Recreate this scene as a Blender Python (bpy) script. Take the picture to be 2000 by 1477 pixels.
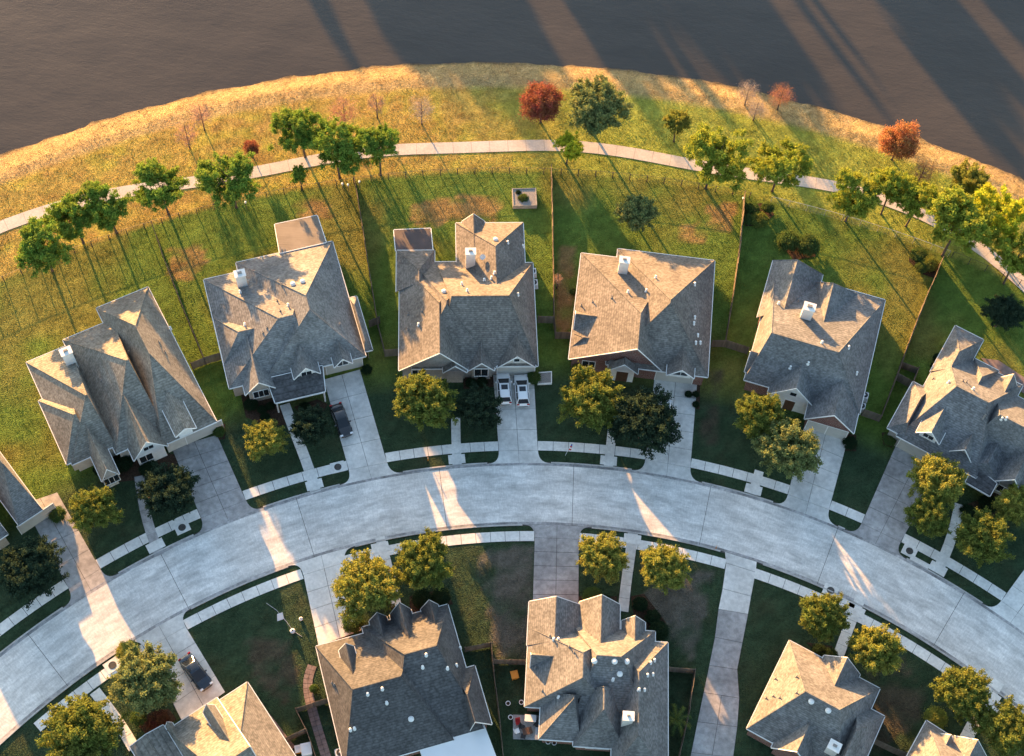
import bpy, math, random
import numpy as np
from mathutils import Vector, Matrix

for o in list(bpy.data.objects): bpy.data.objects.remove(o)
S = bpy.context.scene
COL = S.collection

# ------------------------------------------------------------------ camera
F_PX, TILT, ROLL, DIST = 2700.0, math.radians(30), math.radians(4.4), 180.0
fw = np.array([0, math.sin(TILT), -math.cos(TILT)])
r0 = np.array([1.0, 0, 0]); u0 = np.array([0, math.cos(TILT), math.sin(TILT)])
RX = r0*math.cos(ROLL) + u0*math.sin(ROLL)
UY = -r0*math.sin(ROLL) + u0*math.cos(ROLL)
CAM = -fw*DIST
cd = bpy.data.cameras.new('camera'); cam = bpy.data.objects.new('camera', cd); COL.objects.link(cam)
cd.sensor_width = 36; cd.lens = 36*F_PX/2000; cd.clip_start = 1; cd.clip_end = 6000
M = Matrix(((RX[0], UY[0], -fw[0], CAM[0]), (RX[1], UY[1], -fw[1], CAM[1]), (RX[2], UY[2], -fw[2], CAM[2]), (0, 0, 0, 1)))
cam.matrix_world = M
S.camera = cam
S.render.resolution_x, S.render.resolution_y = 1024, 756

# ------------------------------------------------------------------ sky, sun, exposure
SUN_AZ, SUN_EL = math.radians(29.0), math.radians(8.8)     # azimuth of the shadows, from south towards east
W = bpy.data.worlds.new('World'); S.world = W; W.use_nodes = True
nt = W.node_tree; nt.nodes.clear()
sky = nt.nodes.new('ShaderNodeTexSky'); sky.sky_type = 'NISHITA'; sky.sun_disc = False
sky.sun_elevation = SUN_EL; sky.sun_rotation = -SUN_AZ
sky.air_density = 1.0; sky.dust_density = 1.4; sky.ozone_density = 1.1
bg = nt.nodes.new('ShaderNodeBackground'); bg.inputs['Strength'].default_value = 0.092
wo = nt.nodes.new('ShaderNodeOutputWorld')
nt.links.new(sky.outputs[0], bg.inputs[0]); nt.links.new(bg.outputs[0], wo.inputs[0])
sd = bpy.data.lights.new('sun', 'SUN'); sun = bpy.data.objects.new('sun', sd); COL.objects.link(sun)
sd.energy = 5.0; sd.angle = math.radians(0.5); sd.color = (1.0, 0.51, 0.165)
LD = Vector((math.sin(SUN_AZ)*math.cos(SUN_EL), -math.cos(SUN_AZ)*math.cos(SUN_EL), -math.sin(SUN_EL)))
sun.rotation_euler = LD.to_track_quat('-Z', 'Y').to_euler(); sun.location = (-60, 120, 80)
vs = S.view_settings; vs.view_transform = 'Standard'; vs.look = 'None'; vs.gamma = 1; vs.use_curve_mapping = False
vs.exposure = 2.7

# ------------------------------------------------------------------ survey: photo measurement -> place on a level z
def ray(x, y): return fw*F_PX + RX*(x-1000) + UY*(738.5-y)
def G(x, y, z=0.0):
    d = ray(x, y); return CAM + d*((z-CAM[2])/d[2])
OC = np.array([10.1, -100.4])                       # centre of the curve of the street
def PC(r, deg):                                     # point on that curve
    a = math.radians(deg); return OC + r*np.array([math.sin(a), math.cos(a)])
def polar(x, y, z=0):
    p = G(x, y, z)[:2]-OC; return math.hypot(*p), math.degrees(math.atan2(p[0], p[1]))

# ------------------------------------------------------------------ materials
def mat(name, base, rough=0.8, noise=None, spec=0.3, bump=None, metallic=0.0, attr=None, coat=0.0, extra=None):
    """base colour broken up by layered noise [(scale, amount, detail)], bump = (scale, strength, distance)"""
    m = bpy.data.materials.new(name); m.use_nodes = True
    t = m.node_tree; b = t.nodes['Principled BSDF']
    b.inputs['Roughness'].default_value = rough; b.inputs['Metallic'].default_value = metallic
    b.inputs['Specular IOR Level'].default_value = spec; b.inputs['Coat Weight'].default_value = coat
    tc = t.nodes.new('ShaderNodeNewGeometry')
    if attr:
        a = t.nodes.new('ShaderNodeAttribute'); a.attribute_name = attr; cur = a.outputs['Color']
    else:
        c = t.nodes.new('ShaderNodeRGB'); c.outputs[0].default_value = (*base, 1); cur = c.outputs[0]
    for (sc, amt, det) in (noise or []):
        n = t.nodes.new('ShaderNodeTexNoise'); n.inputs['Detail'].default_value = det
        if isinstance(sc, tuple):
            mp = t.nodes.new('ShaderNodeMapping'); mp.inputs['Scale'].default_value = sc
            t.links.new(tc.outputs['Position'], mp.inputs[0]); t.links.new(mp.outputs[0], n.inputs['Vector']); n.inputs['Scale'].default_value = 1
        else:
            t.links.new(tc.outputs['Position'], n.inputs['Vector']); n.inputs['Scale'].default_value = sc
        mr = t.nodes.new('ShaderNodeMapRange'); mr.inputs[1].default_value = 0.3; mr.inputs[2].default_value = 0.7
        mr.inputs[3].default_value = 1-amt; mr.inputs[4].default_value = 1+amt
        t.links.new(n.outputs[0], mr.inputs[0])
        mx = t.nodes.new('ShaderNodeVectorMath'); mx.operation = 'SCALE'
        t.links.new(cur, mx.inputs[0]); t.links.new(mr.outputs[0], mx.inputs['Scale']); cur = mx.outputs[0]
    if extra: cur = extra(t, tc, cur)
    t.links.new(cur, b.inputs['Base Color'])
    if bump:
        n = t.nodes.new('ShaderNodeTexNoise'); n.inputs['Scale'].default_value = bump[0]; n.inputs['Detail'].default_value = 4
        t.links.new(tc.outputs['Position'], n.inputs['Vector'])
        bp = t.nodes.new('ShaderNodeBump'); bp.inputs['Strength'].default_value = bump[1]; bp.inputs['Distance'].default_value = bump[2]
        t.links.new(n.outputs[0], bp.inputs['Height']); t.links.new(bp.outputs[0], b.inputs['Normal'])
    return m

def courses(t, tc, cur):                             # shingle courses: level lines, plus tabs of slightly different tone
    sep = t.nodes.new('ShaderNodeSeparateXYZ'); t.links.new(tc.outputs['Position'], sep.inputs[0])
    k = t.nodes.new('ShaderNodeMath'); k.operation = 'MULTIPLY'; k.inputs[1].default_value = 1/0.16
    t.links.new(sep.outputs[2], k.inputs[0])
    fr = t.nodes.new('ShaderNodeMath'); fr.operation = 'FRACT'; t.links.new(k.outputs[0], fr.inputs[0])
    mr = t.nodes.new('ShaderNodeMapRange'); mr.inputs[1].default_value = 0.0; mr.inputs[2].default_value = 0.3
    mr.inputs[3].default_value = 0.66; mr.inputs[4].default_value = 1.10; t.links.new(fr.outputs[0], mr.inputs[0])
    fl = t.nodes.new('ShaderNodeMath'); fl.operation = 'FLOOR'; t.links.new(k.outputs[0], fl.inputs[0])
    cb = t.nodes.new('ShaderNodeCombineXYZ')
    for i in (0, 1):
        m3 = t.nodes.new('ShaderNodeMath'); m3.operation = 'MULTIPLY'; m3.inputs[1].default_value = 2.2
        t.links.new(sep.outputs[i], m3.inputs[0]); t.links.new(m3.outputs[0], cb.inputs[i])
    t.links.new(fl.outputs[0], cb.inputs[2])
    wn = t.nodes.new('ShaderNodeTexNoise'); wn.inputs['Scale'].default_value = 1.3; wn.inputs['Detail'].default_value = 0
    t.links.new(cb.outputs[0], wn.inputs['Vector'])
    m2 = t.nodes.new('ShaderNodeMapRange'); m2.inputs[1].default_value = .3; m2.inputs[2].default_value = .7
    m2.inputs[3].default_value = .78; m2.inputs[4].default_value = 1.22; t.links.new(wn.outputs[0], m2.inputs[0])
    p = t.nodes.new('ShaderNodeMath'); p.operation = 'MULTIPLY'; t.links.new(mr.outputs[0], p.inputs[0]); t.links.new(m2.outputs[0], p.inputs[1])
    mx = t.nodes.new('ShaderNodeVectorMath'); mx.operation = 'SCALE'; t.links.new(cur, mx.inputs[0]); t.links.new(p.outputs[0], mx.inputs['Scale'])
    return mx.outputs[0]

def bricks(t, tc, cur):
    sep = t.nodes.new('ShaderNodeSeparateXYZ'); t.links.new(tc.outputs['Position'], sep.inputs[0])
    ad = t.nodes.new('ShaderNodeMath'); t.links.new(sep.outputs[0], ad.inputs[0]); t.links.new(sep.outputs[1], ad.inputs[1])
    cb = t.nodes.new('ShaderNodeCombineXYZ'); t.links.new(ad.outputs[0], cb.inputs[0]); t.links.new(sep.outputs[2], cb.inputs[1])
    bt = t.nodes.new('ShaderNodeTexBrick'); bt.inputs['Scale'].default_value = 4.0
    bt.inputs['Mortar'].default_value = (.35, .33, .3, 1); bt.inputs['Mortar Size'].default_value = .012
    t.links.new(cb.outputs[0], bt.inputs['Vector'])
    t.links.new(cur, bt.inputs['Color1'])
    mx = t.nodes.new('ShaderNodeVectorMath'); mx.operation = 'SCALE'; mx.inputs['Scale'].default_value = .7
    t.links.new(cur, mx.inputs[0]); t.links.new(mx.outputs[0], bt.inputs['Color2'])
    return bt.outputs[0]

def streaks(t, tc, cur):                              # broom marks, tyre lanes and stains following the curve
    sub = t.nodes.new('ShaderNodeVectorMath'); sub.operation = 'SUBTRACT'; sub.inputs[1].default_value = (10.1, -100.4, 0); t.links.new(tc.outputs['Position'], sub.inputs[0])
    sep = t.nodes.new('ShaderNodeSeparateXYZ'); t.links.new(sub.outputs[0], sep.inputs[0])
    at = t.nodes.new('ShaderNodeMath'); at.operation = 'ARCTAN2'; t.links.new(sep.outputs[0], at.inputs[0]); t.links.new(sep.outputs[1], at.inputs[1])
    le = t.nodes.new('ShaderNodeVectorMath'); le.operation = 'LENGTH'; t.links.new(sub.outputs[0], le.inputs[0])
    for ka, kr, amt, det in ((26, .9, .24, 6), (75, 3.2, .13, 5), (500, 1.4, .09, 2)):
        m1 = t.nodes.new('ShaderNodeMath'); m1.operation = 'MULTIPLY'; m1.inputs[1].default_value = ka; t.links.new(at.outputs[0], m1.inputs[0])
        m2 = t.nodes.new('ShaderNodeMath'); m2.operation = 'MULTIPLY'; m2.inputs[1].default_value = kr; t.links.new(le.outputs['Value'], m2.inputs[0])
        cb = t.nodes.new('ShaderNodeCombineXYZ'); t.links.new(m1.outputs[0], cb.inputs[0]); t.links.new(m2.outputs[0], cb.inputs[1])
        n = t.nodes.new('ShaderNodeTexNoise'); n.inputs['Scale'].default_value = 1; n.inputs['Detail'].default_value = det; t.links.new(cb.outputs[0], n.inputs['Vector'])
        mr = t.nodes.new('ShaderNodeMapRange'); mr.inputs[1].default_value = .3; mr.inputs[2].default_value = .7; mr.inputs[3].default_value = 1-amt; mr.inputs[4].default_value = 1+amt; t.links.new(n.outputs[0], mr.inputs[0])
        mx = t.nodes.new('ShaderNodeVectorMath'); mx.operation = 'SCALE'; t.links.new(cur, mx.inputs[0]); t.links.new(mr.outputs[0], mx.inputs['Scale']); cur = mx.outputs[0]
    return cur

def leafmat(name, col, var=0.2, trans=0.35):
    m = bpy.data.materials.new(name); m.use_nodes = True
    t = m.node_tree; t.nodes.clear()
    out = t.nodes.new('ShaderNodeOutputMaterial')
    g = t.nodes.new('ShaderNodeNewGeometry')
    mr = t.nodes.new('ShaderNodeMapRange'); mr.inputs[3].default_value = 1-var; mr.inputs[4].default_value = 1+var
    t.links.new(g.outputs['Random Per Island'], mr.inputs[0])
    n = t.nodes.new('ShaderNodeTexNoise'); n.inputs['Scale'].default_value = .9; n.inputs['Detail'].default_value = 2
    t.links.new(g.outputs['Position'], n.inputs['Vector'])
    hs = t.nodes.new('ShaderNodeHueSaturation'); hs.inputs['Color'].default_value = (*col, 1)
    hr = t.nodes.new('ShaderNodeMapRange'); hr.inputs[1].default_value = .3; hr.inputs[2].default_value = .7
    hr.inputs[3].default_value = .475; hr.inputs[4].default_value = .525
    t.links.new(n.outputs[0], hr.inputs[0]); t.links.new(hr.outputs[0], hs.inputs['Hue']); t.links.new(mr.outputs[0], hs.inputs['Value'])
    d = t.nodes.new('ShaderNodeBsdfDiffuse'); tr = t.nodes.new('ShaderNodeBsdfTranslucent'); mx = t.nodes.new('ShaderNodeMixShader')
    mx.inputs[0].default_value = trans
    t.links.new(hs.outputs[0], d.inputs[0]); t.links.new(hs.outputs[0], tr.inputs[0])
    t.links.new(d.outputs[0], mx.inputs[1]); t.links.new(tr.outputs[0], mx.inputs[2]); t.links.new(mx.outputs[0], out.inputs[0])
    return m

RN = [(.35, .16, 3), (6.0, .16, 3), ((1.6, 1.6, .12), .12, 2)]
MT = dict(
  shingle=mat('shingle_weathered_brown', (.142, .141, .140), .95, RN, .15, (9, .22, .03), extra=courses),
  shingle_cream=mat('shingle_cream_grey', (.165, .165, .163), .95, RN, .15, (9, .22, .03), extra=courses),
  shingle_brown=mat('shingle_brown', (.138, .128, .118), .95, RN, .15, (9, .22, .03), extra=courses),
  shingle_grey=mat('shingle_grey', (.138, .141, .145), .95, RN, .15, (9, .22, .03), extra=courses),
  shingle_dark=mat('shingle_charcoal', (.078, .078, .080), .95, RN, .15, (9, .22, .03), extra=courses),
  shingle_tan=mat('shingle_tan', (.185, .172, .148), .95, RN, .15, (9, .22, .03), extra=courses),
  patio_dark=mat('patio_cover_brown', (.075, .055, .055), .6, [(.5, .25, 3)], .3),
  patio_tan=mat('patio_cover_tan', (.17, .15, .13), .85, [((.3, 6, 1), .12, 2), (.4, .2, 3)], .2),
  patio_white=mat('patio_cover_white', (.72, .72, .72), .5, [(.4, .06, 3)], .3),
  white=mat('white_paint', (.74, .73, .70), .55, [(2, .08, 3)], .3),
  cream=mat('cream_siding', (.50, .47, .42), .7, [(1.5, .12, 3)], .3),
  brick_red=mat('brick_red', (.20, .085, .065), .9, [(1.0, .18, 3)], .2, extra=bricks),
  brick_buff=mat('brick_buff', (.40, .34, .28), .9, [(1.0, .15, 3)], .2, extra=bricks),
  brick_grey=mat('brick_grey', (.33, .30, .27), .9, [(1.0, .15, 3)], .2, extra=bricks),
  stone=mat('chimney_stucco', (.66, .64, .60), .8, [(1.5, .1, 3)], .2),
  glass=mat('window_glass', (.02, .025, .03), .08, None, .6),
  door=mat('door_wood', (.10, .05, .03), .5, [(3, .2, 2)], .4),
  garage=mat('garage_door_paint', (.46, .44, .40), .5, [(1, .06, 2)], .3),
  metal=mat('galvanised_metal', (.45, .46, .47), .4, [(3, .15, 2)], .5, metallic=.6),
  vent=mat('vent_white', (.70, .70, .68), .5, None, .4),
  pipe=mat('pipe_grey', (.22, .21, .20), .6, None, .3),
  concrete=mat('road_concrete', (.575, .555, .525), .9, [(.16, .10, 5), (5, .08, 3), (16, .09, 2)], .25, (20, .25, .02), extra=streaks),
  walk=mat('walk_concrete', (.64, .625, .59), .9, [(.5, .14, 5), (3, .10, 4), (18, .06, 2)], .25, (20, .25, .02)),
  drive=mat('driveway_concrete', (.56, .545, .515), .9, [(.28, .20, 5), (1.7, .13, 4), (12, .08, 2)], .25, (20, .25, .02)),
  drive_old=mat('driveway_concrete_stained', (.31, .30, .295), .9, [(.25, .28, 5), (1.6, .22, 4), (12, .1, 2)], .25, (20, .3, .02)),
  path=mat('path_concrete', (.48, .43, .385), .9, [(.5, .1, 5), (4, .09, 4)], .25, (20, .25, .02)),
  kerb=mat('kerb_concrete', (.40, .39, .375), .9, [(.5, .22, 4), (4, .12, 3)], .25),
  gutter=mat('gutter_concrete', (.30, .29, .285), .9, [(.35, .45, 4), (2.5, .3, 4)], .25),
  joint=mat('joint_dirt', (.075, .07, .065), .95, [(2, .3, 3)], .1),
  paver=mat('red_paver', (.20, .15, .14), .9, [(2, .25, 3)], .2),
  gravel=mat('gravel', (.24, .225, .21), .95, [(12, .4, 2)], .2, (25, .6, .05)),
  mulch=mat('mulch', (.05, .032, .022), .95, [(5, .4, 3)], .1, (9, .8, .08)),
  wood=mat('fence_wood', (.155, .125, .10), .9, [((3, 3, .4), .25, 3), (.3, .2, 2)], .2),
  wood_pale=mat('bed_wood_pale', (.30, .28, .25), .9, [(3, .2, 3)], .2),
  wood_post=mat('fence_post_wood', (.13, .105, .085), .9, [(3, .2, 3)], .2),
  rust=mat('dark_iron', (.06, .055, .05), .6, [(3, .3, 2)], .3),
  bark=mat('bark', (.105, .08, .062), .95, [(4, .3, 3)], .1),
  bark_grey=mat('bark_grey', (.22, .19, .165), .95, [(4, .25, 3)], .1),
  tyre=mat('tyre_rubber', (.018, .018, .02), .8, None, .2),
  rim=mat('wheel_alloy', (.5, .5, .52), .3, None, .5, metallic=.8),
  car_white=mat('car_paint_white', (.78, .78, .78), .28, None, .5, coat=.6),
  car_black=mat('car_paint_black', (.012, .014, .017), .22, None, .5, coat=.8),
  car_blue=mat('car_paint_navy', (.014, .022, .035), .22, None, .5, coat=.8),
  car_glass=mat('car_glass', (.02, .025, .032), .12, None, .35),
  lamp_red=mat('tail_lamp_red', (.35, .01, .01), .2, None, .5),
  lamp_clear=mat('head_lamp_clear', (.7, .72, .75), .12, None, .6),
  plastic_dark=mat('plastic_dark', (.03, .03, .032), .5, None, .3),
  orange=mat('plastic_orange', (.65, .25, .02), .5, None, .4),
  red=mat('cloth_red', (.45, .03, .03), .7, None, .2),
  blue=mat('cloth_blue', (.05, .07, .25), .7, None, .2),
  cloth=mat('cloth_white', (.72, .72, .72), .8, None, .2),
)
LEAF = dict(
  pine=leafmat('pine_needles', (0.165, 0.255, 0.045)),
  pine_bright=leafmat('pine_needles_bright', (0.25, 0.3, 0.045)),
  pine_yellow=leafmat('pine_needles_yellow', (.40, .44, .04)),
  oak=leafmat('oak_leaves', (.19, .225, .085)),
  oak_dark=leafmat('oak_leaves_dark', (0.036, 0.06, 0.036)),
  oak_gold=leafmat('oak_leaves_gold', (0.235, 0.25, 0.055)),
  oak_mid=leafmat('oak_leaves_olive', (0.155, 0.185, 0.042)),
  shrub=leafmat('shrub_leaves', (0.083, 0.128, 0.038)),
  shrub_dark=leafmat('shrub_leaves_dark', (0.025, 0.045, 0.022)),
  shrub_red=leafmat('shrub_leaves_red', (0.1, 0.045, 0.03)),
  cyp_red=leafmat('cypress_red', (0.25, 0.095, 0.06)),
  cyp_orange=leafmat('cypress_orange', (0.4, 0.19, 0.085)),
  pink=leafmat('sparse_pink_leaves', (0.45, 0.27, 0.2)),
  twig=leafmat('pale_twigs', (0.400, 0.330, 0.260), .25, .1),
)

# ------------------------------------------------------------------ mesh helpers
def mesh(name, V, Fc, mats, midx=None, smooth=False):
    me = bpy.data.meshes.new(name); me.from_pydata([tuple(map(float, v)) for v in V], [], [tuple(map(int, f)) for f in Fc])
    for m in (mats if isinstance(mats, (list, tuple)) else [mats]): me.materials.append(m)
    if midx is not None: me.polygons.foreach_set('material_index', midx)
    if smooth: me.polygons.foreach_set('use_smooth', [True]*len(Fc))
    me.update(); return me
def link(name, me, parent=None, loc=None):
    o = bpy.data.objects.new(name, me); COL.objects.link(o)
    if parent is not None: o.parent = parent
    if loc is not None: o.location = loc
    return o
def empty(name, loc, label=None, cat=None, group=None, kind=None, rz=0):
    o = bpy.data.objects.new(name, None); COL.objects.link(o); o.empty_display_size = .5
    o.location = (float(loc[0]), float(loc[1]), float(loc[2]) if len(loc) > 2 else 0.0); o.rotation_euler[2] = rz
    return tag(o, label, cat, group, kind)
def tag(o, label=None, cat=None, group=None, kind=None):
    if label: o['label'] = label
    if cat: o['category'] = cat
    if group: o['group'] = group
    if kind: o['kind'] = kind
    return o

class MB:
    """collects shapes for one mesh"""
    def __init__(s): s.V = []; s.F = []
    def add(s, V, Fc):
        n = len(s.V); s.V += [tuple(v) for v in V]; s.F += [tuple(i+n for i in f) for f in Fc]; return s
    def hexa(s, b, t):                                  # four bottom, four top corners
        return s.add(list(b)+list(t), [(3, 2, 1, 0), (4, 5, 6, 7), (0, 1, 5, 4), (1, 2, 6, 5), (2, 3, 7, 6), (3, 0, 4, 7)])
    def box(s, c, d, rz=0.0):
        ca, sa = math.cos(rz), math.sin(rz); q = []
        for z in (-.5, .5):
            for (a, b) in ((-.5, -.5), (.5, -.5), (.5, .5), (-.5, .5)):
                x, y = a*d[0], b*d[1]; q.append((c[0]+x*ca-y*sa, c[1]+x*sa+y*ca, c[2]+z*d[2]))
        return s.hexa(q[:4], q[4:])
    def tube(s, pts, rad, n=6, cap=True):
        pts = [Vector(p) for p in pts]; rad = rad if isinstance(rad, (list, tuple)) else [rad]*len(pts)
        base = len(s.V); up = None
        for i, p in enumerate(pts):
            d = (pts[min(i+1, len(pts)-1)]-pts[max(i-1, 0)]).normalized()
            a = d.orthogonal().normalized() if up is None else (up-d*up.dot(d)).normalized()
            up = a; b = d.cross(a)
            for k in range(n):
                an = 2*math.pi*k/n; s.V.append(tuple(p+(a*math.cos(an)+b*math.sin(an))*rad[i]))
        for i in range(len(pts)-1):
            for k in range(n):
                s.F.append((base+i*n+k, base+i*n+(k+1) % n, base+(i+1)*n+(k+1) % n, base+(i+1)*n+k))
        if cap:
            s.F.append(tuple(base+k for k in range(n))[::-1]); s.F.append(tuple(base+(len(pts)-1)*n+k for k in range(n)))
        return s
    def lathe(s, prof, c=(0, 0, 0), n=12):
        base = len(s.V)
        for (r, z) in prof:
            for k in range(n):
                an = 2*math.pi*k/n; s.V.append((c[0]+r*math.cos(an), c[1]+r*math.sin(an), c[2]+z))
        for i in range(len(prof)-1):
            for k in range(n):
                s.F.append((base+i*n+k, base+i*n+(k+1) % n, base+(i+1)*n+(k+1) % n, base+(i+1)*n+k))
        s.F.append(tuple(base+(len(prof)-1)*n+k for k in range(n)))
        return s
    def build(s, name, m, parent=None, loc=None, smooth=False, off=None):
        V = s.V if off is None else [(v[0]-off[0], v[1]-off[1], v[2]-off[2]) for v in s.V]
        return link(name, mesh(name, V, s.F, m, smooth=smooth), parent, loc)

# ------------------------------------------------------------------ noise and polygons on the ground plan
_rs = np.random.RandomState(7); _LAT = _rs.rand(256, 256)
def vnoise(x, y, sc, seed=0):
    x = np.asarray(x)*sc+seed*17.3; y = np.asarray(y)*sc+seed*9.1
    xi = np.floor(x).astype(int); yi = np.floor(y).astype(int); fx = x-xi; fy = y-yi
    fx = fx*fx*(3-2*fx); fy = fy*fy*(3-2*fy)
    g = lambda a, b: _LAT[a % 256, b % 256]
    return (g(xi, yi)*(1-fx)+g(xi+1, yi)*fx)*(1-fy)+(g(xi, yi+1)*(1-fx)+g(xi+1, yi+1)*fx)*fy
def fbm(x, y, sc, seed=0): return (vnoise(x, y, sc, seed)*.5+vnoise(x, y, sc*2.1, seed+1)*.3+vnoise(x, y, sc*4.3, seed+2)*.2)
def inside(poly, x, y):
    poly = np.asarray(poly); res = np.zeros(x.shape, bool)
    lo = poly.min(0); hi = poly.max(0); idx = np.nonzero((x >= lo[0]) & (x <= hi[0]) & (y >= lo[1]) & (y <= hi[1]))[0]
    if not len(idx): return res
    X, Y = x[idx], y[idx]; r = np.zeros(len(idx), bool); n = len(poly); j = n-1
    for i in range(n):
        xi, yi = poly[i]; xj, yj = poly[j]
        c = ((yi > Y) != (yj > Y))
        r ^= c & (X < (xj-xi)*(Y-yi)/((yj-yi) if abs(yj-yi) > 1e-9 else 1e-9)+xi); j = i
    res[idx] = r; return res
HARD = []                                            # plan polygons of everything paved or built: no grass there
def gp(pts, z=0): return np.array([G(x, y, z)[:2] for x, y in pts])

# ------------------------------------------------------------------ the ground and the lake
SC = np.array([7.0, -89.33]); SR = 145.1            # curve of the shoreline
def ground_z(x, y):
    r = np.hypot(x-SC[0], y-SC[1])+ (vnoise(x, y, .35, 3)-.5)*.9+(vnoise(x, y, 1.2, 4)-.5)*.5
    z = np.interp(r, [0, 138.5, 141.5, SR, 150, 205, 214, 222, 4000], [0, 0, -.12, -1.0, -2.6, -2.6, -1.0, 0, 0])
    return z
YARD_R = 134.5
BACK_PATCH = [gp(p) for p in (
  [(800, 400), (860, 385), (960, 380), (985, 400), (960, 440), (880, 432), (830, 450), (800, 432)],
  [(570, 395), (610, 385), (640, 400), (650, 425), (590, 432)],
  [(330, 485), (390, 480), (405, 510), (370, 550), (330, 540)],
  [(1090, 480), (1120, 480), (1120, 640), (1090, 655), (1080, 600)],
  [(1380, 400), (1440, 395), (1430, 450), (1390, 450)], [(1330, 440), (1390, 430), (1380, 480), (1320, 470)])]
BARE_PATCH = [gp(p) for p in (
  [(945, 1075), (1040, 1065), (1040, 1200), (1030, 1290), (970, 1285), (955, 1200), (930, 1120)],
  [(1245, 1165), (1330, 1120), (1390, 1120), (1370, 1240), (1350, 1290), (1290, 1215)],
  [(1690, 1300), (1760, 1290), (1810, 1340), (1800, 1400), (1720, 1470), (1690, 1440)],
  [(480, 1240), (560, 1250), (585, 1320), (560, 1380), (500, 1330)], [(1360, 720), (1410, 720), (1400, 870), (1370, 870)])]
def ground_col(x, y):
    ro = np.hypot(x-OC[0], y-OC[1]); n1 = fbm(x, y, .09, 1); n2 = fbm(x, y, .5, 5); n3 = vnoise(x, y, 2.0, 8)
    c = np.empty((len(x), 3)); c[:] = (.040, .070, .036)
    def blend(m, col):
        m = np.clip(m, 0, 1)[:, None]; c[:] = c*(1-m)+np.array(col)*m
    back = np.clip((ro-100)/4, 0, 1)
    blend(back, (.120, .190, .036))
    blend(back*np.clip((n1-.5)*5, 0, 1)*.55, (.240, .190, .055))
    blend((1-back)*np.clip((n2-.5)*3, 0, 1)*.45, (.075, .075, .040))
    # open bank beyond the back fence: dry gold with greener streaks
    bk = np.clip((ro-YARD_R-.2)/.5, 0, 1)
    blend(bk, (.410, .310, .085))
    ang = np.degrees(np.arctan2(x-OC[0], y-OC[1]))
    st = vnoise(ang*1.3, ro*.55, 1.0, 11)
    blend(bk*np.clip((st-.45)*3, 0, 1)*.75, (.400, .370, .070))
    blend(bk*np.clip((n2-.52)*4, 0, 1)*.6, (.350, .215, .080))
    blend(bk*np.clip((ang+9)/9, 0, 1)*np.clip((30-ang)/8, 0, 1)*.8*np.clip((SR-1.5-np.hypot(x-SC[0], y-SC[1]))/4, 0, 1), (.260, .330, .058))
    rs = np.hypot(x-SC[0], y-SC[1])
    blend(np.clip((rs-138.8)/1.0, 0, 1)*.85, (.420, .310, .160))
    blend(np.clip((rs-SR+.7)/.6, 0, 1), (.085, .07, .055))
    for i, p in enumerate(BACK_PATCH):
        m = inside(p + 0, x, y).astype(float); blend(m*np.clip((n2-.2)*3.2, 0, 1)*.85, (.300, .190, .085))
    for i, p in enumerate(BARE_PATCH):
        m = inside(p, x, y).astype(float); blend(m*np.clip((n2-.22)*3, 0, 1)*.85, (.140, .125, .105) if i < 2 else (.10, .08, .055))
    c *= (.80*(.74+.52*n3)*(.84+.32*vnoise(x, y, 1.1, 31)))[:, None]
    return c
xs = np.arange(-116, 118.1, .75); ys = np.arange(-80, 138.1, .75)
gx, gy = np.meshgrid(xs, ys); fx, fy = gx.ravel(), gy.ravel()
gz = ground_z(fx, fy) + (fbm(fx, fy, .8, 20)-.5)*.05
nx, ny = len(xs), len(ys)
I = (np.arange(ny-1)[:, None]*nx+np.arange(nx-1)[None, :]).ravel()
quads = np.stack([I, I+1, I+nx+1, I+nx], 1)
def fast_mesh(name, V, Q, material, col=None, smooth=False):
    me = bpy.data.meshes.new(name); k = Q.shape[1]
    me.vertices.add(len(V)); me.vertices.foreach_set('co', np.ascontiguousarray(V, dtype=np.float32).ravel())
    me.loops.add(Q.size); me.loops.foreach_set('vertex_index', np.ascontiguousarray(Q, dtype=np.int32).ravel())
    me.polygons.add(len(Q)); me.polygons.foreach_set('loop_start', np.arange(0, Q.size, k, dtype=np.int32))
    if smooth: me.polygons.foreach_set('use_smooth', np.ones(len(Q), bool))
    if col is not None:
        a = me.color_attributes.new('gcol', 'FLOAT_COLOR', 'POINT')
        a.data.foreach_set('color', np.c_[col, np.ones(len(col))].astype(np.float32).ravel())
    me.update(calc_edges=True)
    if material: me.materials.append(material)
    return me
MT['ground'] = mat('ground_turf', (1, 1, 1), .95, [(3.0, .22, 4), (14, .25, 3)], .08, (6, 1.0, .22), attr='gcol')
MT['grass'] = leafmat('grass_blades', (1, 1, 1), .2, .45)
_t = MT['grass'].node_tree; _a = _t.nodes.new('ShaderNodeAttribute'); _a.attribute_name = 'gcol'
_t.links.new(_a.outputs['Color'], [n for n in _t.nodes if n.type == 'HUE_SAT'][0].inputs['Color'])
V = np.c_[fx, fy, gz]
# skirt to the horizon
sk = []
ring = [(-116, -80), (118, -80), (118, 138), (-116, 138)]
xm, xM, ym, yM = xs[0], xs[-1], ys[0], ys[-1]
ext = [(-2600, -2600, xm, 2600), (xM, -2600, 2600, 2600), (xm, -2600, xM, ym), (xm, yM, xM, 2600)]
for (a, b, c, d) in ext:
    n = len(V); V = np.r_[V, [[a, b, -.02], [c, b, -.02], [c, d, -.02], [a, d, -.02]]]
    if b == yM: V[n:, 2] = -.02
    quads = np.r_[quads, [[n, n+1, n+2, n+3]]]
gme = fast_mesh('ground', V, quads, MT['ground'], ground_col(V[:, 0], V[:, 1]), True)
tag(link('ground', gme), 'grassed ground of yards, verges and the open lake bank', 'ground', kind='structure')

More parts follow.
